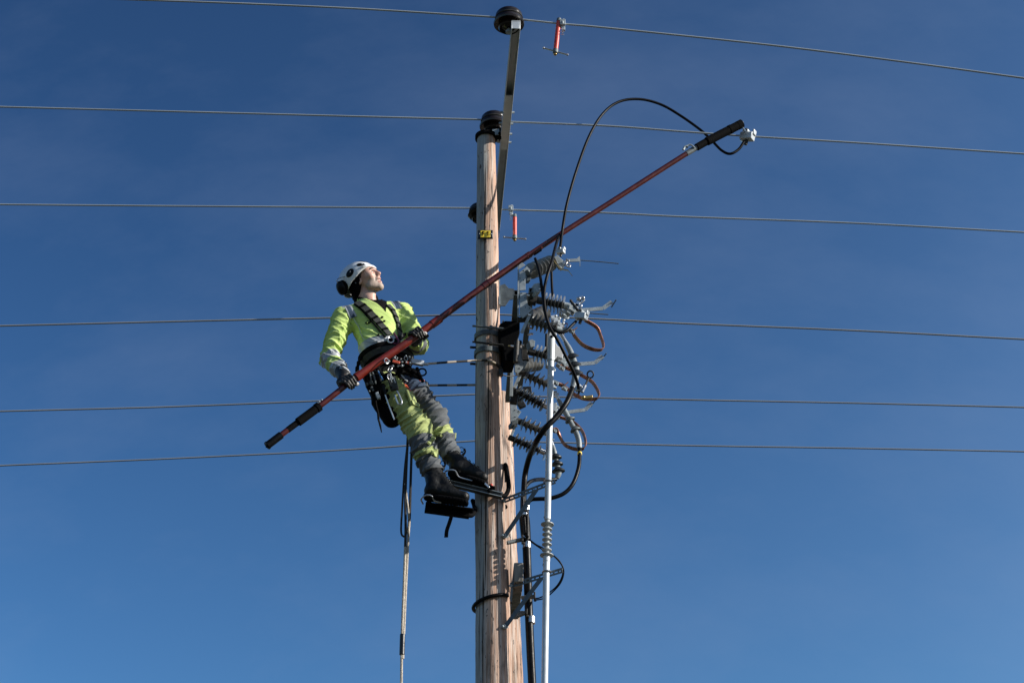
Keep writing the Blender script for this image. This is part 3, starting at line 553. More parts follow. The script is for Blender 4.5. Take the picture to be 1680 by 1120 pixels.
# ------------------------------------------------------------------ copper loops
def loop(pts, yo, label, fx):
    t = thing('copper_loop', label, 'copper strap', U(*pts[0], yo), 'flexible copper straps')
    P = spl(np.array([U(x, y, yo+.05*math.sin(i)) for i, (x, y) in enumerate(pts)]), 60); m = MB(); w_, h = .026, .005
    m.sweep(P, [(-w_/2,-h/2),(w_/2,-h/2),(w_/2,h/2),(-w_/2,h/2)], up=np.tile(nrm(A(-.4,.85,-.25)), (60,1))); m.build('strap', 'copper', t)
    m = MB()
    for (x, y) in fx: m.box(U(x, y, yo-.01), (.035,.022,.022), (nrm(A(1,0,-.5)), Y_, nrm(A(.5,0,1)))); m.cyl(U(x-1,y,yo-.035), U(x+1,y,yo+.02), .008, seg=6)
    each(m, 'terminal', 'galv', t); return t
loop([(960,525),(979,537),(985.5,551),(990,566),(987.5,573.5),(973,573),(956,565.5),(943,551.5),(939,544),(931,539.5)], -.48, 'highest copper strap loop, hanging right of the upper clamp', ((938,543),(928,541)))
loop([(918,600),(935,606),(955,616),(972,627),(982.5,645),(979,653.5),(959,654),(941,646),(927,635),(909,626)], .08, 'middle copper strap loop, crossed by the grey cable ending', ((922,604),(912,628),(926,637)))
loop([(910,682),(925,686),(940,692),(955,707),(961,726),(957.5,735),(945,736.5),(927.5,730),(918,715),(912.5,704),(906,704)], .68, 'lowest copper strap loop, behind the bent grey cable tube', ((914,684),(909,706)))
m = MB(); strip([(922,628),(926,631),(932,627)], .05, .02, .004, m, A(.3,1,.2), 6); tag(m.build('copper_tab', 'copper', smooth=False), 'small copper tab between the aluminium rod and the middle copper loop', 'metal strip')
m = MB(); strip([(934,541),(940,542),(947,537.5)], -.5, .024, .004, m, A(.3,1,.2), 6); tag(m.build('copper_tab', 'copper', smooth=False), 'small copper tab beside the curled cable, left end of the highest copper loop', 'metal strip')
m = MB(); P = spl(UP([(923,538),(927,531),(931,531.5),(929,538)], -.5), 16); m.sweep(P, [(-.006,-.002),(.006,-.002),(.006,.002),(-.006,.002)], up=A(0,1,.3)); tag(m.build('copper_tab', 'copper'), 'tiny curled copper tab above the curled black cable', 'metal strip')
m = MB(); m.box(U(966,651.5,.0), (.05,.02,.02), (nrm(A(1,0,.15)), Y_, Z_)); m.ball(U(957,652,.0), .015); tag(m.build('lug', 'brass', bevel=.002), 'gold coloured lug at the bottom of the middle copper loop', 'metal fitting')

# ------------------------------------------------------------------ cable endings
def ending(tube_pts, rs, yo, skirts, top, label, mat='term', smat='sild', sr=None):
    t = thing('cable_ending', label, 'cable ending', U(*tube_pts[0], yo) if len(tube_pts[0]) == 2 else U(*tube_pts[0]), 'grey cable endings')
    P = spl(UP(tube_pts, yo), 30); r_ = np.interp(np.linspace(0, 1, 30), np.linspace(0, 1, len(rs)), rs); m = MB(); m.tube(P, r_, 16); m.build('tube', mat, t)
    for (x, y, r, dx, dy, dz) in skirts:
        c = U(x, y, yo); d = nrm(A(dx, dy, dz)); m = MB(); m.lathe(c-d*.012, c+d, [(0, r*.4),(.001, r*.97),(.006, r),(.010, r*.96),(.032, r*.38)], 30); m.build('skirt', smat, t)
    m = MB(); (x0, y0), (x1, y1) = top; m.cyl(U(x0, y0, yo), U(x1, y1, yo), .012, seg=12); m.box(U(x0, y0, yo), (.024,.014,.03)); m.cyl(U(x0-5,y0,yo), U(x0+6,y0+1,yo), .007, seg=6); m.build('cable_lug', 'chrome', t, bevel=.001)
    return t
ending([(927,559),(931,567),(936,577),(941,592),(945,608),(944,619),(941.5,629),(939,637)], [.012,.018,.020,.022,.025,.024,.021,.019], -.22, [(938.5,584.5,.045,-.3,-.45,.85),(942.5,598,.045,-.25,-.45,.85),(945,611,.047,-.1,-.45,.85)], ((920,547),(927,559)), 'grey cable ending with three big black skirts, crossed by the thin black cable')
ending([(916,655),(920,662),(925,671),(935,690),(945,709),(949.5,722),(950.5,735)], [.012,.019,.018,.017,.018,.0185,.018], .15, [(934.5,688,.036,-.45,-.1,.8),(943.5,704,.036,-.3,-.1,.8)], ((911,645),(917,656)), 'bent grey cable ending with two thin pale skirts beside the lowest copper loop', smat='galvd')
ending([(907,730),(910,743),(913,757),(915,768),(916,777),(914,784)], [.011,.016,.014,.017,.025,.014], .45, [(912.5,749,.038,-.1,-.15,1),(914,760,.041,-.1,-.15,1),(916,771,.045,-.1,-.15,1)], ((903,720),(907,731)), 'small cable ending with three black skirts above the upper slotted bracket')
def mvcable(pts, r, label): return cable(pts, None, r, label, 'black', 'power_cable', 'cable', 'thick black power cables', 90)
mvcable([(939,636,-.22),(937,643,-.24),(929,661,-.28),(914,682,-.30),(896,701,-.31),(881,722,-.24),(870,745,-.02),(862,775,.12),(859.5,805,.10),(860,840,.05),(861,852,.04)], .0185, 'thick black cable sweeping down across the aluminium rod into the cable bundle')
mvcable([(950.5,733,.15),(951,745,.13),(949,768,.1),(940,793,.07),(925,809,.06),(903,817,.06),(884,818,.06),(870,820,.06),(864,832,.06),(864,850,.05)], .0135, 'black cable with a yellow mark curving right below the lowest copper loop')
mvcable([(912,786,.45),(900,786.5,.4),(886,786,.3),(874,788,.2),(866,793,.15),(860,803,.12),(857,820,.1),(857,850,.08)], .013, 'short dark cable bending left behind the rod above the upper slotted bracket')
m = MB(); m.cyl(U(950.9,742,.1355), U(950.8,746.5,.132), .0155, seg=14); tag(m.build('cable_marker', 'yel'), 'small yellow marker ring on the black cable below the lowest copper loop', 'marker')
t = thing('cable_bundle', 'thick black cable bundle running down beside the poles with silver bands', 'cable', U(868,1000,.06))
P = spl(UP([(858.5,815,.05),(859.5,840,.05),(862,870,.05),(864,900,.05),(865.5,940,.05),(867.5,1000,.05),(870,1060,.05),(873,1120,.05)]), 60); P = np.vstack([P, P[-1]+(A(P[-1][0]+.02, P[-1][1], .1)-P[-1])*np.linspace(.03, 1, 20)[:, None]])
zc_ = U(860,850,.05)[2]; rr = np.interp(-P[:, 2], [-U(860,v,.05)[2] for v in (810,842,850,862,885,895,1120)], [.012,.026,.034,.034,.031,.0265,.0255]); m = MB(); m.tube(P, rr, 18); m.build('sheath', 'black', t)
m = MB(); pz = lambda py, x, dx: (U(x, py, .05))
for (y0, y1, x, r) in ((881,885,862.5,.031),(889,899,864,.0285),(1012,1022,870.7,.0285)): m.cyl(U(x, y0, .05), U(x, y1, .05), r, seg=20)
each(m, 'band', 'chrome', t)
m = MB(); m.box(U(861,829,.0), (.02,.03,.03)); m.box(U(863.5,835,.0), (.022,.03,.025)); m.box(U(860.5,843,.0), (.03,.03,.02)); m.cyl(U(866,828,.0), U(866,836,.0), .01); each(m, 'clip', 'chrome', t, bevel=.003)
m = MB(); m.cyl(U(857,815,.03), U(862,875,.0), .010); m.cyl(U(864.5,822,.03), U(865,880,.0), .012); each(m, 'core', 'black', t)

# ------------------------------------------------------------------ aluminium operating rod
YR = -.15
rod = thing('operating_rod', 'bright aluminium rod running down the right side of the poles, ribbed section in the middle', 'rod', U(898,800,YR))
m = MB(); m.tube(np.linspace(U(904.5,560,YR), U(898.2,852,YR), 6), .0205, 20); m.tube(np.linspace(U(904.5,556,YR), U(903.8,592,YR), 3), .026, 16); m.build('upper_tube', 'alu', rod)
b0 = U(896.8,912,YR); b1 = U(893.5,1120,YR); low = b1+(b1-b0)/np.linalg.norm(b1-b0)*5.2
m = MB(); m.tube(np.linspace(b0, low, 8), .0205, 20); m.tube(np.linspace(b0, U(896.6,921,YR), 3), .0225, 20); m.build('lower_tube', 'alu', rod)
i0 = U(898.3,849,YR); i1 = U(896.7,917,YR); L = np.linalg.norm(i1-i0); m = MB(); pr = [(0,.0155)]
for k, (py, R) in enumerate(((860,.041),(868,.031),(876.5,.031),(885,.031),(893,.031),(902,.031),(910.5,.042))):
    h = L*(py-849)/(68); pr += [(h-.012,.0155),(h-.002,R),(h+.003,R),(h+.012,.0155)]
pr.append((L,.0155)); m.lathe(i0, i1, pr, 28); m.build('ribbed_section', 'silv', rod)
m = MB(); m.cyl(U(892,848,YR), U(903,848.5,YR), .006, seg=6); m.cyl(U(891,925,YR), U(901,926,YR), .006, seg=6); m.cyl(U(892.5,924,YR), U(892.5,928,YR), .009, seg=6); each(m, 'pin', 'galvd', rod)
m = MB(); m.prism(np.array([U(x, y, YR) for x, y in ((899,543),(910,540),(913,548),(909,561),(914,569),(924,576),(922,590),(913,587),(908,592),(901,592),(900,560))]), .03, A(.3,-1,0)); m.build('fork', 'white', rod, bevel=.004, smooth=False)
m = MB(); m.cyl(U(905,552,YR-.03), U(905,552,YR+.01), .010, seg=8); m.ball(U(904,541,YR), (.013,.013,.016)); m.build('pivot_bolt', 'rust', rod)
# rod joint fitting above
t = thing('rod_joint', 'jagged pale casting above the white fork of the aluminium rod', 'metal fitting', U(915,535,-.25)); m = MB()
for (x, y, s, az) in ((912,527,(.05,.03,.03),.5),(918,533,(.06,.03,.025),-.6),(908,522,(.035,.03,.03),.2),(922,539,(.03,.03,.03),.1),(905,538,(.02,.03,.05),.3)): m.box(U(x, y, -.26), s, (nrm(A(1,.1,az)), Y_, nrm(A(-az,0,1))))
for (x, y) in ((911,520),(917,524),(923,532),(924,527)): m.cyl(U(x,y,-.3), U(x+2,y-3,-.3), .009, seg=8)
m.build('casting', 'alu', t, bevel=.003)

# ------------------------------------------------------------------ slotted brackets
def slotted(a, b, yo0, yo1, brace, yob, label):
    t = thing('slotted_bracket', label, 'bracket', U(*a, yo0), 'slotted steel brackets on the pole')
    p = U(*a, yo0); q = U(*b, yo1); L = np.linalg.norm(q-p); d = (q-p); v = nrm(np.cross(d, A(0,-1,0)))*.034; v = v if v[2] > 0 else -v
    nu = 33; holes = {(i, 1) for i in range(1, nu-1) if i % 3 != 0}
    m = MB(); m.holed(p-v/2, d, v, nu, 3, holes, .004); m.bar(p+v*.5+A(0,.012,0), q+v*.5+A(0,.012,0), .026, .003, Y_); m.build('slotted_rail', 'galvd', t, smooth=False)
    m = MB(); m.bar(U(*brace[0], yob[0]), U(*brace[1], yob[1]), .030, .005, A(1,-.4,.4)); m.bar(U(*brace[0], yob[0])+A(0,.01,0), U(*brace[1], yob[1])+A(0,.012,0), .005, .024, A(1,-.4,.4)); m.build('brace', 'galvd', t, smooth=False)
    m = MB(); x, y = brace[0]; m.cyl(U(x-3,y,yob[0]-.02), U(x+2,y+1,yob[0]+.03), .014, seg=6); m.ball(U(x-4,y,yob[0]-.02), .009); m.cyl(U(*a,yo0-.03), U(*a,yo0+.02), .012, seg=6); each(m, 'bolt', 'galv', t)
    m = MB(); k = U(b[0]-11, b[1]+4, yo1); ring(U(899 if b[1] < 850 else 897, b[1]+(1 if b[1] < 850 else 3), YR), .026, Z_, .0045, 24, 6, m); m.build('u_bolt', 'chrome', t)
slotted((827,821), (911,789), -.06, -.16, ((829,878),(880,803)), (-.08,-.14), 'upper slotted bracket with a diagonal brace, holding the rod just below the skirts')
slotted((838,960), (923,935), -.04, -.17, ((829,1027),(888,948)), (-.09,-.15), 'lower slotted bracket with a diagonal brace, beside the weathered timber block')
t = thing('timber_block', 'grey weathered timber block wedged between the two poles', 'timber', U(846,965,.1)); m = MB()
p0 = U(851,938,-.09); p1 = U(843,1000,.55); m.bar(p0, p1, .058, .13, X_); m.build('block', 'woodgrey', t, bevel=.006)
for (a, b, yo, y1, lab) in (((832,890),(857,884.5),.0,.03,'short steel tube standoff between the pole and the cable bundle, upper one'),((843,1012),(864,1004),.05,.05,'lower steel standoff between the pole and the cable bundle'),((845,1004),(866,1005),.25,.1,'steel strap just behind the lower standoff'),((856,980),(877,978),.03,.0,'short steel clip holding the cable bundle beside the timber block')):
    t = thing('standoff', lab, 'bracket', U(*a, yo), 'cable standoffs'); m = MB(); m.cyl(U(*a, yo), U(*b, y1), .013, seg=14); m.build('tube', 'galvd', t)
    m = MB(); m.box(U(*b, y1-.01), (.012,.05,.045)); m.cyl(U(b[0]-1,b[1]+6,y1-.03), U(b[0]+3,b[1]+6,y1-.03), .009, seg=6); m.build('clip', 'rust', t, bevel=.002)
for k, (pts, lab) in enumerate((([(868,884,.0),(880,893,-.08),(892,899,-.1),(906,909,-.14),(918,920,-.12),(925,936,-.1),(920,955,-.08),(905,972,-.05),(892,981,.0),(876,984,.03)],'outer thin black wire looping out right of the aluminium rod'),
                                 ([(868,886,.02),(890,901,-.05),(905,909,-.1),(916,919,-.1),(923,930,-.08),(922.5,944,-.06),(914,960,-.03),(900,972,.02),(885,980,.05),(872,981,.06)],'inner thin black wire looping out right of the aluminium rod'))):
    cable(pts, None, .0042, lab, 'cable', 'thin_wire', 'wire', 'thin wires beside the rod', 60)
# thin choker wire round the tall pole
c6, r6 = pc(608); t = thing('choker_wire', 'thin dark wire from the right edge of the tall pole to the switch frame', 'wire', U(824,612,-.03)); m = MB(); m.tube(spl(UP([(822,613,-.04),(832,617,0),(845,616,.05)]), 12), .004, 6); m.build('wire', 'rust', t)
m = MB(); m.box(U(821.5,611,-.06), (.03,.03,.05)); m.build('clip', 'rust', t, bevel=.004)

# ------------------------------------------------------------------ climbing irons
def iron(rail, hook, yo, yh, label, th=.03, plate_=None, heel=None, strapv=None, knob=None, rearside=False):
    t = thing('climbing_iron', label, 'climbing iron', U(*rail[0], yo[0]), 'pole climbing irons')
    p = U(*rail[0], yo[0]); q = U(*rail[1], yo[1]); d = nrm(q-p); y = nrm(Y_-d*(Y_@d)); u = np.cross(d, y); u = u if u[2] > 0 else -u
    m = MB(); m.bar(p, q, .03, th, Y_); m.bar(p+u*(th*.55), q+u*(th*.55), .038, .005, Y_); m.bar(p-u*(th*.55), q-u*(th*.55), .038, .005, Y_); m.build('rail', 'rust' if not rearside else 'mblk', t, bevel=.002, smooth=False)
    m = MB(); m.bar(p-Y_*.018+u*(th*.42), q-Y_*.018+u*(th*.42), .004, .005, Y_); m.bar(p-Y_*.018-u*(th*.48), q-Y_*.018-u*(th*.48), .004, .005, Y_)
    if not rearside: each(m, 'edge_highlight', 'galv', t)  # bright strips along the rail stand in for edge highlights
    m = MB(); m.box(p+d*.15+u*(th*.5+.014), (.30,.085,.012), (d, y, u)); m.box(p+d*.02+u*(th*.5+.03), (.03,.09,.045), (d, y, u)); m.build('foot_plate', 'mblk', t, bevel=.004)
    P = spl(UP(hook, None), 40); m = MB(); m.tube(P, .0145, 12); m.build('hook', 'mblk', t)
    m = MB(); hp = heel; m.tube(spl(UP(hp, None), 24), .005, 8); m.build('heel_hoop', 'chrome', t)
    if strapv: m = MB(); P = spl(UP(strapv, None), 14); m.sweep(P, [(-.012,-.002),(.012,-.002),(.012,.002),(-.012,.002)], up=A(1,-.2,.2)); m.build('strap_end', 'mblk', t)
    if knob:
        m = MB(); m.ball(U(*knob), .012); m.build('knob', 'redp', t)
        m = MB(); m.box(U(knob[0]-17, knob[1]-11, knob[2]), (.035,.03,.045), (d, y, u)); m.bar(U(knob[0]-13,knob[1]-6,knob[2]-.02), U(knob[0]-3,knob[1]+4,knob[2]-.02), .014, .008, Z_); m.build('buckle', 'chrome', t, bevel=.003)
        m = MB(); m.cyl(U(knob[0]-5,knob[1]+6,knob[2]), U(knob[0]-1,knob[1]+11,knob[2]), .012); m.build('lock', 'black', t, bevel=.002)
    return t, (d, y, u)
c8, r8 = pc(812)
iron(((736,792),(824,813)), [(822,813,-.15),(829,812,-.13),(834,803,-.10),(834,790,-.07),(831.5,772,-.04),(829,762,-.02),(827.5,770,0),(828,790,.02)], (-.13,-.15), 0, 'climbing iron under the higher boot, its bar crossing the front of the tall pole', heel=[(731,780,-.1),(730,774,-.2),(738,770.5,-.22),(747,772,-.22),(752,781,-.2),(762,785,-.19),(775,788,-.19)], knob=(806,796,-.17))
iron(((697,835),(770,845)), [(768,845,-.18),(774,845,-.16),(779,838,-.1),(778,829,.0),(776,822,.02),(777,822,.08),(792,829,.13),(812,832,.12),(830,831,.06)], (-.20,-.18), 0, 'climbing iron under the lower boot, ending at the left edge of the tall pole', heel=[(694,826,-.22),(691,818,-.27),(699,812,-.30),(708,813,-.3),(713,821,-.28),(724,824,-.27)], strapv=[(741,845,-.25),(737,858,-.25),(733,870,-.25),(732,881,-.25)], rearside=True)
# ------------------------------------------------------------------ implicit surfaces for the figure
def rc(p, a, b, ra, rb):
    a = np.asarray(a, float); ba = np.asarray(b, float)-a; pa = p-a; h = np.clip(pa@ba/(ba@ba+1e-12), 0, 1)
    return np.linalg.norm(pa-h[:, None]*ba, axis=1)-(ra+(rb-ra)*h)
def el(p, c, ax, r):
    q = (p-c)@np.asarray(ax).T; r = np.asarray(r, float); k0 = np.linalg.norm(q/r, axis=1); k1 = np.linalg.norm(q/r**2, axis=1)+1e-9
    return k0*(k0-1)/k1
def bx(p, c, ax, h, rr=.01):
    q = np.abs((p-c)@np.asarray(ax).T)-(np.asarray(h, float)-rr); return np.linalg.norm(np.maximum(q, 0), axis=1)+np.minimum(q.max(1), 0)-rr
def smin(a, b, k): h = np.clip(.5+.5*(b-a)/k, 0, 1); return b+(a-b)*h-k*h*(1-h)
def smax(a, b, k): return -smin(-a, -b, k)
def surf(f, lo, hi, h):
    lo = np.asarray(lo, float); n = np.ceil((np.asarray(hi)-lo)/h).astype(int)+1; Bk = 12; n = ((n+Bk-1)//Bk)*Bk+1
    V = np.ones(n, np.float32); nb = (n-1)//Bk; g = np.stack(np.meshgrid(*[np.arange(k) for k in nb], indexing='ij'), -1).reshape(-1, 3)
    cen = lo+(g*Bk+Bk/2)*h; d = f(cen); off = np.stack(np.meshgrid(*[np.arange(Bk+1)]*3, indexing='ij'), -1).reshape(-1, 3)
    for i, (gi, di) in enumerate(zip(g, d)):
        s = tuple(slice(x*Bk, x*Bk+Bk+1) for x in gi)
        if abs(di) > Bk*h*1.9: V[s] = np.sign(di)
    near = g[np.abs(d) <= Bk*h*1.9]
    for k in range(0, len(near), 60):
        ch = near[k:k+60]; P = (lo+(ch[:, None]*Bk+off[None])*h).reshape(-1, 3); val = f(P).reshape(len(ch), Bk+1, Bk+1, Bk+1)
        for gi, v in zip(ch, val): V[tuple(slice(x*Bk, x*Bk+Bk+1) for x in gi)] = v
    I = V < 0; C = np.zeros(n-1, bool); cs = []
    for dx in (0,1):
        for dy in (0,1):
            for dz in (0,1): cs.append(I[dx:n[0]-1+dx, dy:n[1]-1+dy, dz:n[2]-1+dz])
    cs = np.array(cs); act = cs.any(0) & ~cs.all(0); idx = -np.ones(act.shape, int); ids = np.argwhere(act); idx[act] = np.arange(len(ids))
    acc = np.zeros((len(ids), 3)); cnt = np.zeros(len(ids)); cor = [(i,j,k) for i in (0,1) for j in (0,1) for k in (0,1)]
    for a in range(8):
        for b in range(a+1, 8):
            if sum(abs(cor[a][q]-cor[b][q]) for q in range(3)) != 1: continue
            va = V[ids[:,0]+cor[a][0], ids[:,1]+cor[a][1], ids[:,2]+cor[a][2]]; vb = V[ids[:,0]+cor[b][0], ids[:,1]+cor[b][1], ids[:,2]+cor[b][2]]
            m_ = (va < 0) != (vb < 0); t = np.where(m_, va/(va-vb+1e-20), 0)
            acc += np.where(m_[:, None], np.array(cor[a])+t[:, None]*(np.array(cor[b])-np.array(cor[a])), 0); cnt += m_
    P = lo+(ids+acc/np.maximum(cnt, 1)[:, None])*h; F = []
    for ax in range(3):
        sl0 = [slice(1, -1)]*3; sl1 = [slice(1, -1)]*3; sl0[ax] = slice(0, -1); sl1[ax] = slice(1, None)
        e = np.argwhere(I[tuple(sl0)] != I[tuple(sl1)]); base = e.copy()
        for q in range(3):
            if q != ax: base[:, q] += 1
        o1, o2 = [q for q in range(3) if q != ax]; u = np.zeros(3, int); v = np.zeros(3, int); u[o1] = 1; v[o2] = 1
        quad = np.stack([idx[tuple((base-u-v).T)], idx[tuple((base-v).T)], idx[tuple(base.T)], idx[tuple((base-u).T)]], 1)
        fl = I[tuple(base.T)]; quad[fl] = quad[fl][:, ::-1]; F.append(quad)
    F = np.concatenate(F); F = F[(F >= 0).all(1)]; return P, F
def bbox(pts, m_): pts = np.array(pts); return pts.min(0)-m_, pts.max(0)+m_
def sdf_obj(name, f, lo, hi, h, mats, parent, matf=None, smooth_it=0):
    P, F = surf(f, lo, hi, h); mb = MB(); mi = 0
    if matf is not None: mi = [int(x) for x in matf(P[F].mean(1))]
    mb.add(P, F, mi); o = mb.build(name, mats, parent); 
    o.data.shade_smooth(); return o
def grad(f, p, e=.002): return np.array([(f((p+d)[None])[0]-f((p-d)[None])[0])/(2*e) for d in np.eye(3)*e])
def snap(f, p, off=.004):
    p = np.array(p, float)
    for _ in range(14): g = grad(f, p); p = p-g*f(p[None])[0]/(g@g+1e-9)*.8
    return p+nrm(grad(f, p))*off, nrm(grad(f, p))
def hit(f, px, py, y0=-.6, off=.0):                # first point of the surface on a line of sight
    o = A(0,0,CAMZ); p = U(px, py, y0); d = nrm(p-o); t = 0
    for _ in range(160):
        v = f((p+d*t)[None])[0]
        if v < .0008: break
        t += max(v*.6, .001)
        if t > 1.3: break
    q = p+d*t; g = nrm(grad(f, q)); return q+g*off, g
def fold(p, k, warp, amp, seed):
    r = np.random.RandomState(seed); o = 0
    for i in range(3):
        kk = np.asarray(k, float)*(1+.7*i)+r.randn(3)*np.linalg.norm(k)*.35; ww = r.randn(3)*warp
        o = o+(1-np.abs(np.sin(p@kk+r.rand()*6+1.6*np.sin(p@ww+r.rand()*6))))**2/(1+i)
    return -(o-.6)*amp

# ------------------------------------------------------------------ the lineworker's pose
HIP = U(640,607,-.07); NECK = U(606,499,-.02); tu = nrm(NECK-HIP)
tf = nrm(A(math.sin(R_(30)), -math.cos(R_(30)), .05)); tf = nrm(tf-tu*(tf@tu)); ts = np.cross(tu, tf)     # up, front, his left
ShR = U(562,523,-.10); ShL = U(660,514,.06); ElR = U(541,588,-.17); WrR = U(563,612,-.33); ElL = U(686,566,-.04); WrL = U(681,560,-.26)
HaR = spt(572); HaL = spt(684)
HpR = U(628,625,-.14); HpL = U(657,616,.01); KnR = U(683,698,-.22); KnL = U(713,683,-.05); AnR = U(708,772,-.23); AnL = U(739,748,-.12)
per = thing('person', 'lineworker in white helmet and green work clothes leaning back from the tall pole, gazing up', 'person', U(640,640,-.1)-A(0,0,.9))
# head frame
hf = nrm(.80*cR+.53*cU-.30*cF); hu = -.52*cR+.74*cU+.36*cF; hu = nrm(hu-hf*(hu@hf)); hs = np.cross(hu, hf)     # forward, up, his left
HC = U(598.5,460,-.06); HA = np.array([hf, hs, hu])
def h_(x, y, z): return HC+hf*x+hs*y+hu*z
NB = U(603,497,-.03)
def head_sdf(p):
    d = el(p, h_(-.012,0,.035), HA, (.098,.077,.098)); d = smin(d, el(p, h_(.03,0,-.035), HA, (.068,.062,.078)), .03)
    d = smin(d, el(p, h_(.050,0,.025), HA, (.046,.062,.055)), .02)
    d = smin(d, rc(p, h_(.035,.045,-.078), h_(.075,.014,-.100), .020,.018), .025); d = smin(d, rc(p, h_(.035,-.045,-.078), h_(.075,-.014,-.100), .020,.018), .025)
    d = smin(d, rc(p, h_(.080,.0,-.104), h_(.082,.0,-.100), .019,.019), .018)
    d = smin(d, rc(p, h_(.086,.026,.030), h_(.092,.006,.026), .0105,.010), .012); d = smin(d, rc(p, h_(.086,-.026,.030), h_(.092,-.006,.026), .0105,.010), .012)
    for s in (-1, 1):
        d = smin(d, el(p, h_(.062,s*.044,-.014), HA, (.026,.022,.020)), .02)
        d = smax(d, -el(p, h_(.098,s*.031,.010), HA, (.017,.017,.012)), .010)
    d = smin(d, rc(p, h_(.094,0,.020), h_(.116,0,-.018), .0075,.0115), .010)
    for s in (-1, 1): d = smin(d, rc(p, h_(.104,s*.010,-.026), h_(.110,s*.009,-.020), .007,.0075), .006)
    d = smin(d, rc(p, h_(.090,0,-.045), h_(.094,0,-.055), .014,.014), .02)
    d = smin(d, rc(p, h_(.092,-.017,-.051), h_(.102,0,-.050), .0055,.007), .004); d = smin(d, rc(p, h_(.092,.017,-.051), h_(.102,0,-.050), .0055,.007), .004)
    d = smin(d, rc(p, h_(.088,-.015,-.074), h_(.096,0,-.076), .006,.0085), .005); d = smin(d, rc(p, h_(.088,.015,-.074), h_(.096,0,-.076), .006,.0085), .005)
    d = smax(d, -rc(p, h_(.094,-.017,-.061), h_(.106,0,-.062), .0045,.0065), .003); d = smax(d, -rc(p, h_(.094,.017,-.061), h_(.106,0,-.062), .0045,.0065), .003)
    for s in (-1, 1):
        e = el(p, h_(-.008,s*.080,-.012), HA, (.019,.009,.031)); e = smax(e, -el(p, h_(-.004,s*.088,-.008), HA, (.010,.007,.018)), .004); d = smin(d, e, .006)
        d = smax(d, -rc(p, h_(.090,s*.029,-.036), h_(.084,s*.034,-.056), .0022,.002), .012)
    return d
def neck_sdf(p): return smin(rc(p, h_(-.030,0,-.045), NB+tf*.005, .056,.060), rc(p, h_(.03,0,-.085), NB+tf*.045, .020,.022), .03)
def chain(p, pts, rs, k=.02):
    d = rc(p, pts[0], pts[1], rs[0], rs[1])
    for i in range(1, len(pts)-1): d = smin(d, rc(p, pts[i], pts[i+1], rs[i], rs[i+1]), k)
    return d
TA = np.array([ts, tf, tu]); TL = np.linalg.norm(NECK-HIP)
def tt(x, y, z): return HIP+ts*x+tf*y+tu*z*TL       # torso frame: left, front, up (0..1)
def torso(p, g=0.0):
    d = el(p, tt(0,.0,.66), TA, (.175+g,.120+g,.19)); d = smin(d, el(p, tt(-.015,.02,.25), TA, (.172+g,.124+g,.18)), .08)
    d = smin(d, rc(p, ShR*.78+NECK*.22, ShL*.78+NECK*.22, .062+g, .062+g), .07); d = smin(d, rc(p, tt(0,-.01,.84), tt(0,-.005,.97), .085+g,.066+g), .06)
    return d
# feet
def foot(an, heel, toe):
    f = nrm(toe-heel); return f
FtR = (U(697,814,-.26), U(768,824,-.28)); FtL = (U(737,776,-.15), U(797,793,-.17))
def hand_parts(c, wr, stickdir, flip, r_st=.0275):
    """five separate fingers closing round the stick at c, thumb the other way"""
    a = nrm(stickdir)*flip; w = wr-c; w = nrm(w-a*(w@a)); q = np.cross(a, w)      # w: towards the wrist side, q: around
    parts = []; pm_c = c+w*(r_st+.020)
    return a, w, q, pm_c
def hand_sdf(c, wr, sdr, flip, side, grow=0.0, rs=.0275):
    a, w, q, pc_ = hand_parts(c, wr, sdr, flip); q = q*side; AX = np.array([a, q, w])
    fingers = []
    for i, (o, L) in enumerate(((.033,1.0),(.0115,1.08),(-.0105,1.03),(-.031,.86))):
        pts = []
        for k, ang in enumerate((25, 78, 128, 178, 222)):
            th = R_(ang*(L if k > 1 else 1)); R = rs+.0115+(.006 if k == 0 else 0); pts.append(c+a*(o*(1-.04*k))+(w*math.cos(th)+q*math.sin(th))*R)
        fingers.append(pts)
    th_pts = [pc_+a*.030-q*.012, c+a*.048+(w*math.cos(R_(-40))+q*math.sin(R_(-40)))*(rs+.020), c+a*.050+(w*math.cos(R_(-90))+q*math.sin(R_(-90)))*(rs+.013), c+a*.040+(w*math.cos(R_(-140))+q*math.sin(R_(-140)))*(rs+.012)]
    def f(p):
        d = bx(p, pc_+w*.012, AX, (.043,.030,.026), .018); d = smin(d, rc(p, pc_+w*.02, wr, .030, .029), .02)
        for F_ in fingers:
            e = chain(p, F_, [.0125+grow,.0118+grow,.0110+grow,.0102+grow,.0092+grow], .003); d = smin(d, e, .003)
            for kp in (F_[0],): d = smin(d, np.linalg.norm(p-kp, axis=1)-(.0135+grow), .004)
        d = smin(d, chain(p, th_pts, [.017+grow,.0145+grow,.013+grow,.011+grow], .004), .005); return d
    return f, fingers, th_pts
sdR = nrm(spt(580)-spt(564)); sdL = nrm(spt(692)-spt(676))
hR, fR, tR = hand_sdf(HaR, WrR, sdR, 1, 1); hL, fL, tL = hand_sdf(HaL, WrL, sdL, 1, 1, rs=.0285)
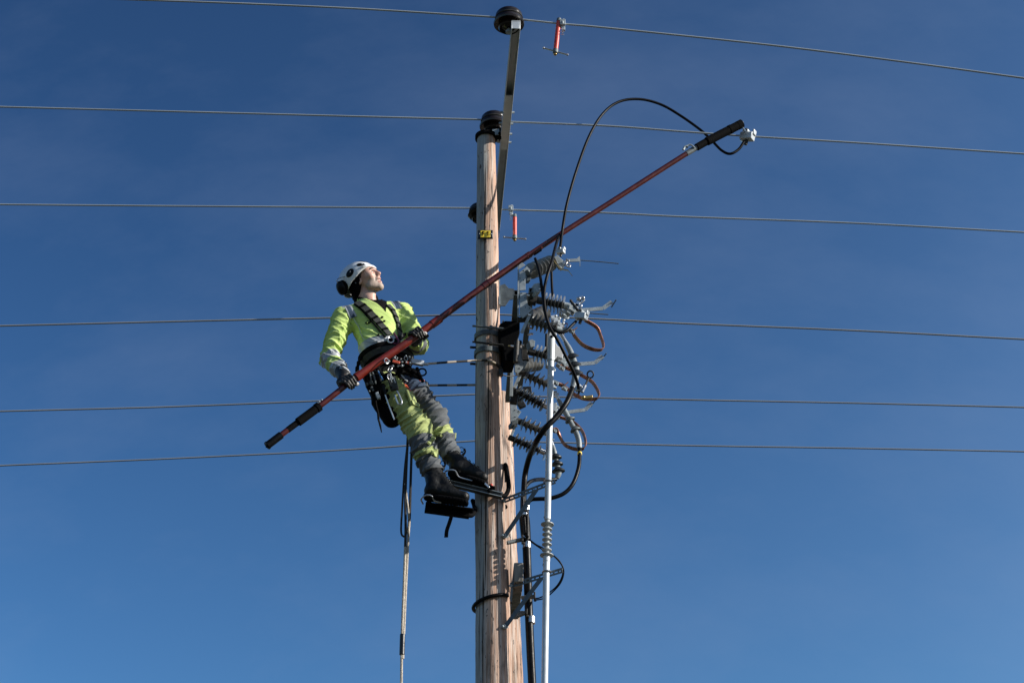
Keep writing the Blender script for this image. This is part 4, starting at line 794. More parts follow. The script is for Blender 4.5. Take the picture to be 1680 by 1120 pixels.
def body(p):
    d = smin(head_sdf(p), neck_sdf(p), .012); d = smin(d, torso(p, -.03), .03); ps = [(ShR,ElR,.040,.034),(ElR,WrR,.034,.022),(ShL,ElL,.040,.034),(ElL,WrL,.034,.022)]
    for a, b, r1, r2 in ps: d = smin(d, rc(p, a, b, r1, r2), .015)
    for a, b, r1, r2 in ((HpR,KnR,.062,.045),(KnR,AnR,.042,.030),(HpL,KnL,.062,.045),(KnL,AnL,.042,.030),(AnR,FtR[0]*.7+FtR[1]*.3+Z_*.045,.030,.022),(FtR[0]*.7+FtR[1]*.3+Z_*.045,FtR[0]*.25+FtR[1]*.75+Z_*.035,.022,.016),(AnL,FtL[0]*.7+FtL[1]*.3+Z_*.045,.03,.022),(FtL[0]*.7+FtL[1]*.3+Z_*.045,FtL[0]*.25+FtL[1]*.75+Z_*.035,.022,.016)): d = smin(d, rc(p, a, b, r1, r2), .015)
    d = smin(d, el(p, (HpR+HpL)/2, TA, (.13,.095,.10)), .04)
    for c, w_, F_, T_ in ((HaR, WrR, fR, tR), (HaL, WrL, fL, tL)):
        d = smin(d, rc(p, w_, w_*.35+F_[1][0]*.65, .021, .019), .01)
        for k in F_+[T_]: d = smin(d, chain(p, k, [.0075]*len(k), .002), .003)
    return d
pts = [ShR,ShL,ElR,ElL,WrR,WrL,HaR,HaL,HpR,KnR,AnR,FtR[0],FtR[1],KnL,AnL,FtL[0],FtL[1],h_(0,0,.14),h_(.13,0,0),h_(-.12,0,0)]
def body_mat(P):
    q = (P-HC)@HA.T; mi = np.zeros(len(P), int)
    mi[(q[:,2] < -.036) & (q[:,0] > .0) & (q[:,2] > -.125) & (q[:,0]-.30*q[:,2] > .055)] = 2
    mi[(q[:,2] < -.055) & (q[:,2] > -.12) & (np.abs(q[:,1]) > .030) & (q[:,0] > .010)] = 2
    lip = (q[:,0] > .0905) & (np.abs(q[:,1]) < .022) & (q[:,2] < -.0465) & (q[:,2] > -.0835); mi[lip] = 1; mi[(q[:,0]>.07)&(np.abs(q[:,1])<.016)&(q[:,2]<-.0375)&(q[:,2]>-.0465)] = 0
    return mi
lo, hi = bbox(pts, .12); sdf_obj('body', body, lo, hi, .0042, ('skin', 'lip', 'stub'), per, body_mat)
m = MB()
for s in (-1, 1):
    m.ball(h_(.0795,s*.031,.009), (.0125,.0125,.0105), HA, 16, 10)
each(m, 'eyeball', 'teeth', per)
m = MB()
for s in (-1, 1): m.ball(h_(.0905,s*.032,.0105), (.0028,.0055,.0048), HA, 10, 6)
each(m, 'iris', 'brow', per)
m = MB(); m.tube(spl([h_(.090,-.012,-.058),h_(.096,0,-.0575),h_(.090,.012,-.058)], 8), .0042, 6); m.build('teeth', 'teeth', per)
m = MB()
for s in (-1, 1): m.tube(spl([h_(.088,s*.045,.026),h_(.096,s*.032,.0335),h_(.1005,s*.014,.030)], 10), [.003,.0042,.0046,.005,.005,.005,.0048,.0045,.004,.003], 8)
each(m, 'eyebrow', 'brow', per)

# beanie under the helmet, covering the ears and the back of the neck
def bean(p):
    d = el(p, h_(-.014,0,.036), HA, (.108,.091,.108)); d = smin(d, el(p, h_(-.035,0,-.03), HA, (.088,.090,.085)), .03); d = smin(d, rc(p, h_(-.06,0,-.06), h_(-.075,0,-.10), .062,.060), .03)
    q = (p-HC)@HA.T; cut = q[:,0]-(.012+.62*q[:,2]); cut = np.maximum(cut, -(q[:,2]+.145)); d = smax(d, cut, .006)
    return d+fold(p, hu*60, 30, .0022, 3)
sdf_obj('beanie', bean, HC-.22, HC+.20, .0045, 'mblk', per)
# helmet
hel = bpy.data.objects.new('helmet', None); sc.collection.objects.link(hel); hel.parent = per; hel.location = Vector(HC)-per.location
HLC = h_(-.034,0,.040)
def shell(p):
    q = (p-HC)@HA.T; x = q[:,0]; z = q[:,2]; zc = .040; q2 = np.stack([x+.043, q[:,1], np.where(z < zc, (z-zc)*.40, z-zc)], 1)
    def e_(r): r = np.array(r); k0 = np.linalg.norm(q2/r, axis=1); return k0*(k0-1)/(np.linalg.norm(q2/r**2, axis=1)+1e-9)
    d = e_((.138,.117,.106)); inner = e_((.131,.110,.099))
    edge = np.interp(x, [-.14,-.10,-.065,-.04,.0,.05,.085], [-.030,-.030,-.018,-.002,.010,.034,.046])
    brim = el(p, h_(.060,0,.053), HA, (.042,.090,.013)); brim = smax(brim, -(inner), .004)
    ridge = .004*np.exp(-((np.abs(q[:,1])-.052)/.010)**2)*np.clip((z-.06)*20, 0, 1)
    d = smin(d-ridge, brim, .016); d = smax(d, -inner, .002); return smax(d, edge-z, .003)
sdf_obj('shell', shell, HC-.24, HC+.26, .0038, 'white', hel)
def on_shell(x, y, z, off=.002):
    d = nrm(hf*x+hs*y+hu*z); d_l = (HA@d)/A(.142,.117,.108); return HLC+d/np.linalg.norm(d_l)*(1+off*8), d
def mirror(p): q = HA@(p-HC); return h_(q[0], -q[1], q[2])
for (px, py, a_, b_, rot) in ((592,434,.029,.018,-.1),(574,447.5,.034,.025,.45)):
    c, n = hit(shell, px, py, -.6, -.001); 
    for mir in (0, 1):
        if mir: c2 = mirror(c); n2 = mirror(HC+n)-HC
        else: c2, n2 = c, n
        t1 = nrm(hf-n2*(hf@n2)); t2 = np.cross(n2, t1)*(-1 if mir else 1); e1 = t1*math.cos(rot)+t2*math.sin(rot); e2 = np.cross(n2, e1); m = MB()
        m.ball(c2, (a_, b_, .005), np.array([e1, e2, n2]), 16, 8); v = m.build('vent', 'black', hel)
        m = MB(); m.ball(c2+n2*.006+e1*.006, (.007,.005,.003), np.array([e1, e2, n2]), 8, 6); m.build('vent_glint', 'term', hel)  # small grey lens modelled as a glint on the black vent
for (x, y, z, s, dn) in ((-.132,-.112,.004,1.0,-1),(-.122,.092,-.035,1.0,1)):
    c = h_(x, y, z); n = nrm(hs*dn-hf*.35); e1 = nrm(hu-n*(hu@n)); e2 = np.cross(n, e1); m = MB()
    m.ball(c, (.050,.037,.026), np.array([e1, e2, n]), 24, 14); em = m.build('ear_muff', 'black', hel)
    m = MB(); ring(c-n*.012, .042, n, .009, 28, 8, m); m.build('cushion', 'mblk', hel)
    m = MB(); m.tube(spl([c+n*.01+e1*.02, c+n*.028+e1*.055+hf*.02, h_(-.06,dn*.105,.055)], 12), .0028, 6); m.build('wire_arm', 'chrome', hel)
m = MB(); e = h_(-.030,-.095,.012); m.cyl(e, e-hs*.008, .011, seg=14); m.cyl(e-hs*.007, e-hs*.010, .006, seg=10); m.ball(h_(-.030,-.096,-.02), .005); each(m, 'buckle', 'galvd', hel)

# ------------------------------------------------------------------ clothes
aR = nrm(ElR-ShR); aL = nrm(ElL-ShL)
ClR = WrR*.99+ElR*.01; ClL = WrL*.93+ElL*.07
def jacket0(p):
    d = torso(p, .006)
    d = smin(d, chain(p, [ShR+tu*.0, ShR*.5+ElR*.5, ElR, ElR*.4+ClR*.6, ClR], [.078,.066,.064,.054,.046], .03), .035)
    d = smin(d, chain(p, [ShL, ShL*.5+ElL*.5, ElL, ElL*.4+ClL*.6, ClL], [.076,.068,.066,.058,.048], .03), .035)
    return d
def jacket(p):
    ax = (p-HIP)@tu/TL; d = smax(torso(p, .006), -((p-tt(0,0,.13))@tu), .006)
    d = smin(d, chain(p, [ShR+tu*.0, ShR*.5+ElR*.5, ElR, ElR*.4+ClR*.6, ClR], [.078,.066,.064,.054,.046], .03), .035)
    d = smin(d, chain(p, [ShL, ShL*.5+ElL*.5, ElL, ElL*.4+ClL*.6, ClL], [.076,.068,.066,.058,.048], .03), .035)
    d = d+fold(p, tu*22+ts*12, 9, .011, 1)*np.clip(1.15-ax, .3, 1)
    nr = rc(p, ShR, ElR, 0, 0); d = d+fold(p, aR*30+tf*20, 12, .017, 2)*np.clip(1-(nr-.05)/.06, 0, 1)
    nr = rc(p, ElR, WrR, 0, 0); d = d+fold(p, nrm(WrR-ElR)*42, 14, .009, 5)*np.clip(1-(nr-.05)/.05, 0, 1)
    nl = rc(p, ShL, ElL, 0, 0); d = d+fold(p, aL*32+ts*16, 11, .011, 4)*np.clip(1-(nl-.05)/.06, 0, 1)
    # hem, cuffs and collar opening
    d = smax(d, -rc(p, tt(0,.03,.93), tt(0,.05,1.2), .058,.075), .006)
    col = rc(p, tt(0,-.008,.92), tt(0,.000,1.085), .083,.078); col = smax(col, -rc(p, tt(0,-.006,.90), tt(0,.006,1.2), .071,.070), .003); col = smax(col, (p-tt(0,0,1.085))@tu, .004)
    q = (p-NECK)@TA.T; gap = np.abs(q[:,0]-.006)-(.016+.45*np.clip(q[:,2]+.10, 0, .2)); col = smax(col, -np.maximum(gap, -q[:,1]), .003)
    return smin(d, col, .006)
def jmat(P):
    mi = np.zeros(len(P), int); q = (P-HIP)@TA.T; z = q[:,2]/TL
    dR = rc(P, ShR, ElR, 0, 0); dR2 = rc(P, ElR, WrR, 0, 0); dL2 = rc(P, ElL, WrL, 0, 0); dT = torso(P, 0)
    armR = (np.minimum(dR, dR2) < .085) & (dT > .0); armL = (np.minimum(rc(P, ShL, ElL, 0, 0), dL2) < .085) & (dT > .0)
    tR2 = (P-ElR)@nrm(WrR-ElR)/np.linalg.norm(WrR-ElR); tR1 = (P-ShR)@aR/np.linalg.norm(ElR-ShR); tL2 = (P-ElL)@nrm(WrL-ElL)/np.linalg.norm(WrL-ElL)
    mi[armR & (dR2 < .075) & (tR2 > .04) & (tR2 < .30)] = 1; mi[armR & (dR2 < .075) & (tR2 > .62)] = 1
    mi[armL & (dL2 < .075) & (tL2 > .45) & (tL2 < .75)] = 2
    mi[(z > .20) & (z < .31) & ~armR & ~armL] = 1
    for S, s in ((ShR, -1), (ShL, 1)):
        x = (P-S)@ts*s; yy = (P-S)@tu
        band = (np.abs(x+.012) < .028) & (yy > .035) & (np.abs(q[:,1]) < .09); mi[band] = 1; mi[band & (np.abs(x+.012) < .014)] = 2
    inside = rc(P, tt(0,-.006,.90), tt(0,.006,1.2), .0725,.0715) < .001
    mi[inside & (z > .93)] = 3
    mi[(q[:,1] > .0) & (z > .70) & (np.abs(q[:,0]-.018) < .085*(z-.70)/.3)] = 3
    return mi
lo, hi = bbox([ShR,ShL,ElR,ElL,ClR,ClL,tt(0,0,0),tt(0,0,1.15)], .14)
sdf_obj('jacket', jacket, lo, hi, .0048, ('hv', 'refl', 'grey', 'mblk'), per, jmat)
# black inner collar and placket
def coll(p):
    d = rc(p, tt(0,-.006,.90), tt(0,.004,1.075), .070,.066); d = smax(d, -rc(p, tt(0,-.006,.90), tt(0,.006,1.2), .060,.060), .003); d = smax(d, (p-tt(0,0,1.07))@tu, .004); d = smax(d, -(p-tt(0,0,.90))@tu, .004); return d
sdf_obj('inner_collar', coll, NECK-.16, NECK+.16, .0045, 'mblk', per)
def surf_ribbon(name, pts, wd, th, mat, f=jacket0, off=.004, n=40, parent=None, seg=None, segmat=None, wv=None):
    P = spl(np.array([(q[0], q[1], 0.) for q in pts]), n); S = []; Nn = []
    for p in P: s, g = hit(f, p[0], p[1], -.6, off+th/2); S.append(s); Nn.append(g)
    S = np.array(S); Nn = np.array(Nn)
    for _ in range(3): S[1:-1] = (S[:-2]+2*S[1:-1]+S[2:])/4; Nn[1:-1] = (Nn[:-2]+2*Nn[1:-1]+Nn[2:])/4
    sec = [(-th/2,-wd/2),(th/2,-wd/2),(th/2,wd/2),(-th/2,wd/2)]; m = MB(); m.sweep(S, sec, up=Nn); o = m.build(name, mat, parent or per)
    if seg:
        for k in range(1, seg):
            i = int(k*n/seg); m = MB(); m.sweep(S[i-1:i+2], [(-th/2-.002,-wd/2-.002),(th/2+.002,-wd/2-.002),(th/2+.002,wd/2+.002),(-th/2-.002,wd/2+.002)], up=Nn[i-1:i+2]); m.build('strap_keeper', segmat, o)
    return o, S, Nn
surf_ribbon('shoulder_strap', [(586,497),(598,505),(612,519),(625,534),(639,550)], .044, .007, 'web', parent=per, seg=6, segmat='mblk')
surf_ribbon('shoulder_strap', [(636,501),(644,510),(650,524),(654,538),(656,553)], .038, .007, 'web', parent=per, seg=5, segmat='mblk')
surf_ribbon('chest_strap', [(636,556,-.25),(645,560,-.25),(655,556,-.2),(664,548,-.15)], .028, .007, 'mblk', n=16)
surf_ribbon('lower_strap', [(644,562,-.25),(648,578,-.25),(650,592,-.2)], .030, .007, 'mblk', n=16)
surf_ribbon('strap_edge', [(581,500),(592,508),(605,522),(619,539),(632,554)], .010, .006, 'mblk', off=.003, n=30)
for nm, P_ in (('shoulder_tape', [(571,503),(575,511),(580,521)]), ('shoulder_tape', [(647,495),(651,500),(654,507)])):
    o, S_, N_ = surf_ribbon(nm, P_, .050, .003, 'refl', n=10, off=.001)
    m = MB(); m.sweep(S_, [(.0016,-.013),(.0030,-.013),(.0030,.013),(.0016,.013)], up=N_); m.build('dark_stripe', 'navy', o)
surf_ribbon('piping', [(580,522,-.22),(590,538,-.25),(596,555,-.25),(606,561,-.25),(622,559,-.25)], .005, .003, 'refl', n=30)
s, g = hit(jacket0, 604, 529, -.6, .003); m = MB(); e1 = nrm(ts-g*(ts@g)); e2 = np.cross(g, e1); m.ball(s, (.019,.013,.002), np.array([e1, e2, g]), 16, 6); em = m.build('emblem', 'mblk', per)
m = MB(); m.ball(s+g*.002+e1*.005+e2*.003, (.006,.0035,.001), np.array([e1, e2, g]), 10, 6); m.ball(s+g*.002-e1*.006, (.0035,.006,.001), np.array([e1, e2, g]), 10, 6); m.build('emblem_mark', 'hv', em)
for (x, y) in ((626.5,521),(630,527.5),(620.5,550)):
    s, g = hit(jacket0, x, y, -.6, .006); m = MB(); m.box(s, (.016,.010,.008), np.array([nrm(np.cross(g, tu)), tu, g])); m.build('clip', 'mblk', per, bevel=.002)
def trous(p):
    d = el(p, (HpR+HpL)/2+tu*.02, TA, (.165,.120,.125)); kk = .03
    d = smin(d, chain(p, [HpR, HpR*.45+KnR*.55, KnR, KnR*.45+AnR*.55, AnR-Z_*.0], [.102,.096,.086,.080,.070], .03), .03)
    e = chain(p, [HpL, HpL*.45+KnL*.55, KnL, KnL*.45+AnL*.55, AnL], [.096,.086,.080,.074,.064], .03); d = smin(d, e, .015)
    tR_ = nrm(AnR-KnR); tL_ = nrm(AnL-KnL)
    d = d+fold(p, nrm(KnR-HpR)*20+cR*16, 9, .016, 8)+fold(p, tR_*36+cR*10, 12, .007, 9)
    d = smax(d, np.where(rc(p, KnR, AnR, 0, 0) < rc(p, KnL, AnL, 0, 0), (p-AnR)@tR_-.018, (p-AnL)@tL_-.016), .006)
    return d
def tmat(P):
    mi = np.zeros(len(P), int); dR = rc(P, HpR, KnR, 0, 0); dR = np.minimum(dR, rc(P, KnR, AnR, 0, 0)); dL = np.minimum(rc(P, HpL, KnL, 0, 0), rc(P, KnL, AnL, 0, 0))
    R1 = (P-KnR)@nrm(AnR-KnR)/np.linalg.norm(AnR-KnR); L1 = (P-KnL)@nrm(AnL-KnL)/np.linalg.norm(AnL-KnL); L0 = (P-HpL)@nrm(KnL-HpL)/np.linalg.norm(KnL-HpL)
    nR = dR <= dL; front = (P-KnR)@nrm(cR*.9+cU*.4)
    mi[nR & (R1 > .30)] = 1; mi[nR & (R1 > .62) & (R1 < .74)] = 0
    mi[~nR & (L0 > .50)] = 1; mi[~nR & (L1 > .42) & (L1 < .60)] = 0; mi[~nR & (L0 < .5)] = 2
    mi[(P-HIP)@tu > -.105] = 3
    return mi
lo, hi = bbox([HpR,HpL,KnR,KnL,AnR,AnL,HIP], .17); trs = sdf_obj('trousers', trous, lo, hi, .005, ('hvt', 'grey', 'navy', 'mblk'), per, tmat)
for nm, px in (('knee_flap',((691,744,-.3),(697,741,-.3),(706,741,-.3),(715,747,-.3))),('knee_flap',((702,728,-.25),(708,722,-.25),(716,712,-.25),(724,714,-.2)))):
    P = spl(np.array([(q[0], q[1], 0.) for q in px]), 16); Q = [hit(trous, p[0], p[1], -.6, .004) for p in P]; m = MB(); m.sweep(np.array([q[0] for q in Q]), [(-.007,-.016),(.004,-.013),(.008,.010),(-.004,.016)], up=np.array([q[1] for q in Q])); m.build(nm, 'hvt', trs)
s, g = hit(trous, 676, 655, -.6, .004); e1 = nrm(nrm(KnR-HpR)-g*(nrm(KnR-HpR)@g)); e2 = np.cross(g, e1)
pk = MB(); pk.box(s-g*.004, (.13,.080,.022), (e1, e2, g)); o = pk.build('thigh_pocket', 'hvt', trs, bevel=.009)
pk = MB(); pk.box(s+e1*.045+g*.010, (.034,.084,.008), (e1, e2, g)); o = pk.build('pocket_flap', 'hvt', trs, bevel=.003)
s, g = hit(trous, 663, 620, -.6, .002); pk = MB(); pk.box(s, (.035,.075,.006), (e1, e2, g)); pk.build('reflective_band', 'refl', trs, bevel=.002)
# gloves with separate fingers
def glove(f0, F_, T_, wr, el_, c):
    def f(p):
        d = f0(p); cuff = rc(p, wr*.7+c*.3, wr*.86+el_*.14, .038, .047); return smin(d, cuff, .012)+fold(p, nrm(wr-el_)*110, 60, .0012, 12)
    def mt(P):
        mi = np.zeros(len(P), int)
        mi[np.linalg.norm(P-T_[3], axis=1) < .016] = 1; return mi
    return f, mt
gf, gm_ = glove(hR, fR, tR, WrR, ElR, HaR); lo, hi = bbox([HaR, WrR], .10); gR = sdf_obj('glove', gf, lo, hi, .0026, ('glove', 'palm'), per, gm_)
gf, gm_ = glove(hL, fL, tL, WrL, ElL, HaL); lo, hi = bbox([HaL, WrL], .10); gL = sdf_obj('glove', gf, lo, hi, .0026, ('glove', 'palm'), per, gm_)
for g_, F_, c in ((gR, fR, HaR), (gL, fL, HaL)):
    m = MB()
    for F in F_[:3]: d_ = nrm(F[1]-c); m.ball((F[0]*.4+F[1]*.6)+d_*.010, (.008,.010,.004), np.array([nrm(F[2]-F[0]), nrm(np.cross(d_, F[2]-F[0])), d_]), 10, 6)
    each(m, 'knuckle_pad', 'web', g_)
# boots
def boot(an, kn, ft, lead):
    he, to = ft; fd = nrm(to-he); sd = nrm(np.cross(fd, Z_)); up = np.cross(sd, fd); up = up if up[2] > 0 else -up; top = an+nrm(kn-an)*.06; L = np.linalg.norm(to-he)
    def f(p):
        d = chain(p, [top, an, he+fd*.045+up*.062], [.054,.049,.045], .03); d = smin(d, rc(p, he+fd*.028+up*.042, he+fd*.11+up*.042, .041,.039), .025)
        d = smin(d, rc(p, he+fd*.11+up*.042, to-fd*.035+up*.034, .043,.037), .02); d = smin(d, rc(p, an+fd*.02, he+fd*.16+up*.05, .042,.036), .025)
        d = smax(d, -((p-he)@up)+.004, .006); d = smax(d, (p-top)@nrm(kn-an)-.01, .004); sh = (p-an)@nrm(kn-an)
        return d+fold(p, nrm(kn-an)*120+fd*60, 26, .004, 20+lead)*np.clip(1-np.abs(sh)/.10, .1, 1)
    lo, hi = bbox([top, he, to, an], .09); b = sdf_obj('boot', f, lo, hi, .004, 'leather', per)
    def so(p):
        q = np.stack([(p-he)@fd, (p-he)@np.cross(up, fd), (p-he)@up], 1); wv = .036+.010*np.sin(np.clip(q[:,0]/L, 0, 1)*3.1*1.2-.6)
        k = np.maximum(np.abs(q[:,0]-L/2+.002)-(L/2+.004), np.abs(q[:,1])-wv); k = smax(k, np.abs(q[:,2]+.004)-.013, .006); k = smax(k, rc(p, he+fd*.03, to-fd*.03, .047,.044), .01); return k+.002*(np.abs(np.sin(q[:,0]*160)) < .25)*(q[:,2] < 0)
    sdf_obj('sole', so, lo, hi, .004, 'mblk', b); 
    m = MB(); a0_ = an+nrm(kn-an)*.04+fd*.05; b0_ = he+fd*.16+up*.085
    for k in range(6):
        c = a0_+(b0_-a0_)*k/5; s, g = snap(f, c, .004); sdv = np.cross(g, nrm(b0_-a0_)); m.tube(spl([snap(f, s-sdv*.022, .004)[0], s+g*.003, snap(f, s+sdv*.022, .004)[0]], 7), .0028, 6)
    s, g = snap(f, a0_, .006); ring(s+g*.018+Z_*.004, .016, cF, .0025, 18, 6, m); m.tube(spl([s, s+g*.03-Z_*.02, s+g*.028-Z_*.05], 8), .0025, 6); m.build('laces', 'mblk', b)
    m = MB(); s, g = snap(f, an+fd*.055, .004); m.tube(spl([s+Z_*.02, s+g*.012+Z_*.045, s+g*.006+Z_*.065], 6), .006, 8); m.build('pull_tab', 'mblk', b)
boot(AnR, KnR, FtR, 0); boot(AnL, KnL, FtL, 1)

# ------------------------------------------------------------------ harness belt and what hangs from it
def hipf(p): return smin(torso(p, .006), el(p, (HpR+HpL)/2+tu*.02, TA, (.165,.120,.125)), .04)
bc = tt(0,0,.11); m = MB(); P = []; N_ = []
for a_ in np.linspace(0, 2*math.pi, 49):
    d_ = ts*math.cos(a_)+tf*math.sin(a_); s, g = snap(hipf, bc+d_*.15, .010); s = s-tu*((s-bc)@tu)*.8; P.append(s); N_.append(g)
belt = m.sweep(np.array(P), [(-.010,-.050),(.010,-.050),(.013,.0),(.010,.050),(-.010,.050)], closed=True, up=np.array(N_)); blt = m.build('harness_belt', 'mblk', per)
m = MB(); m.sweep(np.array(P)+np.array(N_)*.010-tu*.005, [(-.004,-.020),(.006,-.020),(.006,.020),(-.004,.020)], closed=True, up=np.array(N_)); m.build('waist_webbing', 'web', blt)
def legstrap(hp, kn, r, t_, name='leg_strap', tilt=.4):
    c = hp+(kn-hp)*t_; ax = nrm(nrm(kn-hp)+tu*tilt*-1); x = nrm(np.cross(ax, cF)); y = np.cross(ax, x); P = []; N_ = []
    for a_ in np.linspace(0, 2*math.pi, 33): s, g = snap(trous, c+(x*math.cos(a_)+y*math.sin(a_))*r, .008); P.append(s); N_.append(g)
    P = np.array(P); 
    for _ in range(2): P[1:-1] = (P[:-2]+2*P[1:-1]+P[2:])/4
    m = MB(); m.sweep(P, [(-.004,-.022),(.005,-.022),(.005,.022),(-.004,.022)], closed=True, up=np.array(N_)); m.build(name, 'mblk', per)
legstrap(HpR, KnR, .11, .12)
def hang(name, label, cat, mat, pts, yo, r, group=None, seg=10, extra=None):
    P = spl(UP(pts, yo), max(8, len(pts)*5)); rr = r if np.isscalar(r) else np.interp(np.linspace(0, 1, len(P)), np.linspace(0, 1, len(r)), r); m = MB(); m.tube(P, rr, seg)
    if extra: extra(m)
    return tag(m.build(name, mat), label, cat, group)
# big black tool bag behind the thigh
def bagf(p):
    d = chain(p, [U(612,615,-.20), U(630,660,-.20), U(643,686,-.19)], [.072,.068,.064], .04); q = (p-U(640,660,-.20)); d2 = np.abs(q@A(0,1,0))-.055; d = smax(d, d2, .02); return smax(d, -((p-U(648,704,-.2))@Z_), .02)+fold(p, Z_*30, 12, .004, 31)
t = thing('tool_bag', 'large black bolt bag hanging from the belt behind the worker\'s thigh', 'tool bag', U(645,705,-.2)); lo, hi = bbox([U(618,620,-.2), U(648,705,-.2)], .10)
sdf_obj('bag', bagf, lo, hi, .006, 'mblk', t); m = MB(); m.tube(spl(UP([(610,600,-.2),(612,612,-.27),(616,625,-.26)]), 10), .01, 8); m.build('hanger', 'web', t)
t = thing('tool_pouch', 'black holster full of tools low on the worker\'s right hip', 'pouch', U(606,640,-.33)); m = MB()
m.prism(np.array([U(x, y, -.30) for x, y in ((596,612),(616,606),(626,630),(624,655),(610,650),(600,634))]), .05, A(.1,-1,-.2)); m.build('holster', 'mblk', t, bevel=.012)
m = MB()
for (x, y, r) in ((602,630,.012),(609,628,.015),(610,636,.010),(606,642,.008),(612,640,.008)): m.ball(U(x, y, -.34), r)
each(m, 'tool_end', 'galvd', t)
m = MB(); m.box(U(620,649,-.35), (.05,.02,.022), (nrm(A(.4,0,-1)), Y_, nrm(A(1,0,.4)))); m.build('buckle', 'galv', t, bevel=.004)
m = MB()
for (a_, b_) in (((605,606),(609,628)),((611,611),(616,629)),((620,608),(625,625))): m.tube(spl([U(*a_, -.35), U((a_[0]+b_[0])/2+1, (a_[1]+b_[1])/2, -.37), U(*b_, -.35)], 8), .006, 8)
each(m, 'tool_handle', 'galvd', t)
hang('marker_pen', 'slim blue tool in the belt, between the holster and the silver carabiners', 'tool', 'blue', [(620.5,609),(624,616),(628,623)], -.38, .0058)
t = thing('screwdriver', 'long steel shaft tool hanging diagonally from the holster over the black bag', 'tool', U(640,670,-.36)); m = MB(); m.tube(UP([(631,645),(639,667),(647,688)], -.34), .0045, 8); m.build('shaft', 'chrome', t); m = MB(); m.tube(UP([(628,632),(630,640),(632,646)], -.345), [.011,.012,.008], 10); m.build('handle', 'black', t)
t = thing('hammer_holder', 'dark grey rectangular holder at the worker\'s hip with a steel loop below', 'tool holder', U(645,635,-.36)); m = MB(); m.bar(U(642,619,-.36), U(648,640,-.36), .052, .025, X_); m.build('holder', 'web', t, bevel=.006)
m = MB(); m.tube(spl(UP([(648,648),(651,657),(654,663),(658,663),(659,658),(655,648),(651,641)], -.37), 30), .0052, 8); m.build('loop', 'chrome', t); m = MB(); m.ball(U(642,635,-.375), .006); m.build('rivet', 'mblk', t)
t = thing('lanyard_tail', 'thin black cord with a reddish pale tip hanging below the tool holster', 'cord', U(620,690,-.3)); m = MB(); m.tube(spl(UP([(616,655),(617,665),(620,677),(621,688)], -.3), 16), .0075, 8); m.build('cord', 'mblk', t); m = MB(); m.tube(spl(UP([(621,688),(623.5,697),(626,709)], -.3), 8), [.006,.007,.006,.007,.006,.005,.004,.003], 8); m.build('tip', 'spot', t)
t = thing('pencil', 'orange handled knife standing in the thigh pocket', 'knife', U(670,640,-.36)); s1, g1 = hit(trous, 665, 633, -.6, .018); s2, g2 = hit(trous, 673, 649, -.6, .010); m = MB(); m.tube(np.linspace(s1, s2, 6), [.010,.0165,.0165,.0165,.016,.015], 12); m.build('grip', 'orange', t); t.name = 'knife'
# carabiners and hardware on the belt
def biner(x, y, yo, s, ax, label, mat='chrome', squash=1.6):
    m = MB(); c = U(x, y, yo); ring(c, .013*s, ax, .0032*s, 26, 8, m, ry=.013*s*squash); return tag(m.build('carabiner', mat), label, 'carabiner', 'carabiners on the harness')
biner(634,592,-.42,1.2,A(.5,-.8,.3),'silver carabiner just under the red stick on the belt front')
biner(640,605,-.40,1.1,A(-.5,-.8,.2),'silver carabiner hanging above the dark grey tool holder')
biner(638,618,-.40,1.0,A(.7,-.6,.1),'small steel carabiner over the blue tool')
biner(666,588,-.34,1.0,A(.5,-.8,.0),'steel ring at the buckle, left of the upper rope adjuster','galv',1.1)
biner(654,590,-.36,.9,A(-.3,-.8,.4),'dark steel carabiner at the centre of the belt','rust')
biner(641,557,-.36,1.5,A(.2,-.9,.3),'silver carabiner with a purple gate on the chest straps')
m = MB(); m.tube(spl(UP([(646,546),(651,554),(654,560),(650,564),(642,561)], -.36), 20), .0055, 8); tag(m.build('carabiner_gate', 'purple'), 'dark purple metal hook closing the chest straps', 'hook')
m = MB()
for (a_, b_, r) in (((645,583),(660,592),.012),((652,580),(672,586),.011),((668,600),(688,614),.013),((684,604),(694,626),.012),((672,610),(692,622),.010),((664,604),(680,608),.014)): m.tube(spl([U(*a_, -.30), U((a_[0]+b_[0])/2, (a_[1]+b_[1])/2+2, -.33), U(*b_, -.30)], 10), r, 8)
each(m, 'harness_loop', 'mblk', per)
m = MB()
for (x, y, s) in ((588,596,.022),(586,605,.024),(592,588,.016),(594,610,.018)): m.box(U(x, y, -.18), (s, s, s*1.6), (nrm(A(1,.3,.2)), nrm(A(-.3,1,.1)), Z_))
each(m, 'side_buckle', 'mblk', per, bevel=.004)
m = MB(); m.tube(spl(UP([(682,612),(690,605),(697,606),(699,612),(693,616),(684,612)], -.30), 30), .0055, 8); tag(m.build('cord_loop', 'mblk'), 'black cord loop sticking out right of the belt, under the upper rope adjuster', 'cord')
m = MB(); m.bar(U(644,592,-.40), U(656,595,-.40), .018, .008, Z_); tag(m.build('orange_strap', 'orange', bevel=.002), 'left orange tag across the belt front', 'tag')
m = MB(); m.bar(U(665,594,-.37), U(673,596,-.37), .015, .008, Z_); tag(m.build('orange_strap', 'orange', bevel=.002), 'right orange tag beside the pale rope adjuster', 'tag')
# small bright bits of hardware
m = MB(); r5 = np.random.RandomState(5)
for k in range(26):
    x = 634+r5.rand()*40; y = 584+r5.rand()*20-(x-650)*.05; m.ball(U(x, y, -.33-.06*r5.rand()), .004+.005*r5.rand(), seg=8, rings=5)
for k in range(8):
    x = 636+r5.rand()*12; y = 604+r5.rand()*20; m.cyl(U(x, y, -.37), U(x+2, y+5, -.37), .004, seg=6)
each(m, 'belt_stud', 'galv', per)
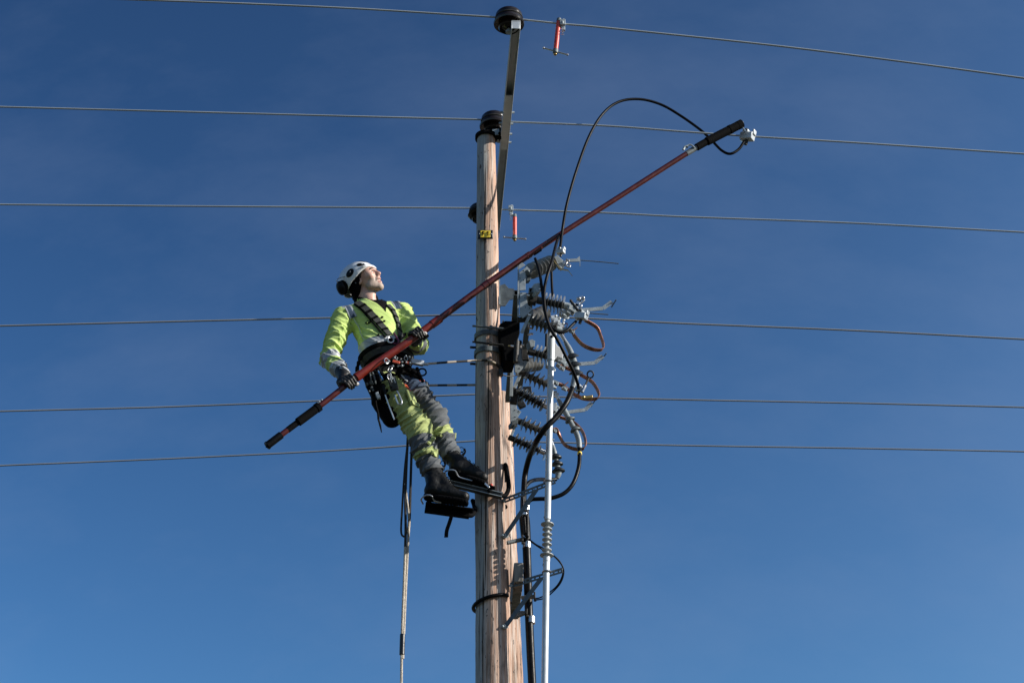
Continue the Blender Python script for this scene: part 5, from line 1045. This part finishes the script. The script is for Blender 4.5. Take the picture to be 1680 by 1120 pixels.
# positioning lanyard round the pole
lan = thing('positioning_lanyard', 'spotted safety rope from the worker\'s belt around the tall pole and back', 'rope', U(690,600,-.3))
c, r = pc(604); q0 = U(695,597,-.30); q1 = U(700,632,.05)
zc1 = c[2]; P = [q0, q0*.5+A(c[0]-.02, DIST-r-.02, zc1+.005)*.5+A(0,-.01,-.006), A(c[0]-.02, DIST-r-.012, zc1+.005)]
for a_ in np.linspace(-80, 100, 12): P.append(A(c[0]+(r+.010)*math.cos(R_(a_)), DIST+(r+.010)*math.sin(R_(a_)), zc1-.0008*(a_+80)*.5))
P += [q1]; m = MB(); m.tube(spl(P, 110), .0075, 8); m.build('rope', 'spot', lan)
m = MB(); m.bar(U(674,592.5,-.34), U(695,596.5,-.31), .036, .024, Z_); m.tube(np.linspace(U(694,596.5,-.31), U(703,598,-.295), 4), [.012,.011,.009,.0085], 10); m.build('rope_adjuster', 'refl', lan, bevel=.004)
m = MB(); m.bar(U(688,625,-.05), U(701,633,.02), .045, .03, Z_); m.ball(U(700,637,.02), (.020,.014,.022)); m.build('adjuster_block', 'tape', lan, bevel=.006)
m = MB(); m.bar(U(688,622,-.08), U(692,639,-.06), .012, .02, X_); m.bar(U(688,632,-.08), U(695,624,-.06), .012, .02, Z_); m.build('red_cam', 'redp', lan, bevel=.003)
m = MB(); m.tube(spl(UP([(694,640),(695,648),(700,658)], -.02), 8), .010, 8); m.build('tail', 'navy', lan)
# hanging rope bundle
t = thing('hanging_rope', 'pale doubled rope hanging from the harness below the worker, black tape near the bottom', 'rope', U(660,1000,.0))
zl = lambda P_: np.vstack([P_, P_[-1]+np.linspace(0, 1, 10)[1:, None]*(A(P_[-1][0]-.02, P_[-1][1], .4)-P_[-1])])
Pa = spl(UP([(670,700,.0),(667,760,.0),(665,820,.0),(665.5,870,.0),(663,950,.0),(659.5,1042,.0),(658.5,1120,.0)]), 60)
Pb = spl(UP([(676,716,.02),(674,780,.02),(672,850,.02),(670,880,.015),(666,960,.01),(662.5,1042,.005),(661,1080,.0)]), 60)
m = MB(); m.tube(Pa[:30], .0085, 8); m.build('dark_strand', 'roped', t); m = MB(); m.tube(Pb[:24], .0085, 8); m.build('dark_strand', 'roped', t)
m = MB(); m.tube(zl(Pa[29:]), .0085, 8); m.build('pale_strand', 'rope', t); m = MB(); m.tube(Pb[23:], .0082, 8); m.build('pale_strand', 'rope', t)
m = MB(); m.tube(spl(UP([(669,724,.03),(664,770,.03),(660,830,.03),(658,868,.03),(660,878,.03),(664,879,.03),(669,869,.03),(671,856,.03)]), 60), .0068, 8); m.build('loop', 'roped', t)
m = MB(); m.tube(spl(UP([(665,793,-.0),(667,815,.0),(670,840,.0),(671,858,.03),(668,872,.03)]), 30), .0070, 8); m.build('pale_loop', 'rope', t)
m = MB(); m.tube(UP([(660.5,1040,.0),(660,1056,.0),(659.5,1073,.0)]), .0165, 12); m.build('black_tape', 'tape', t)
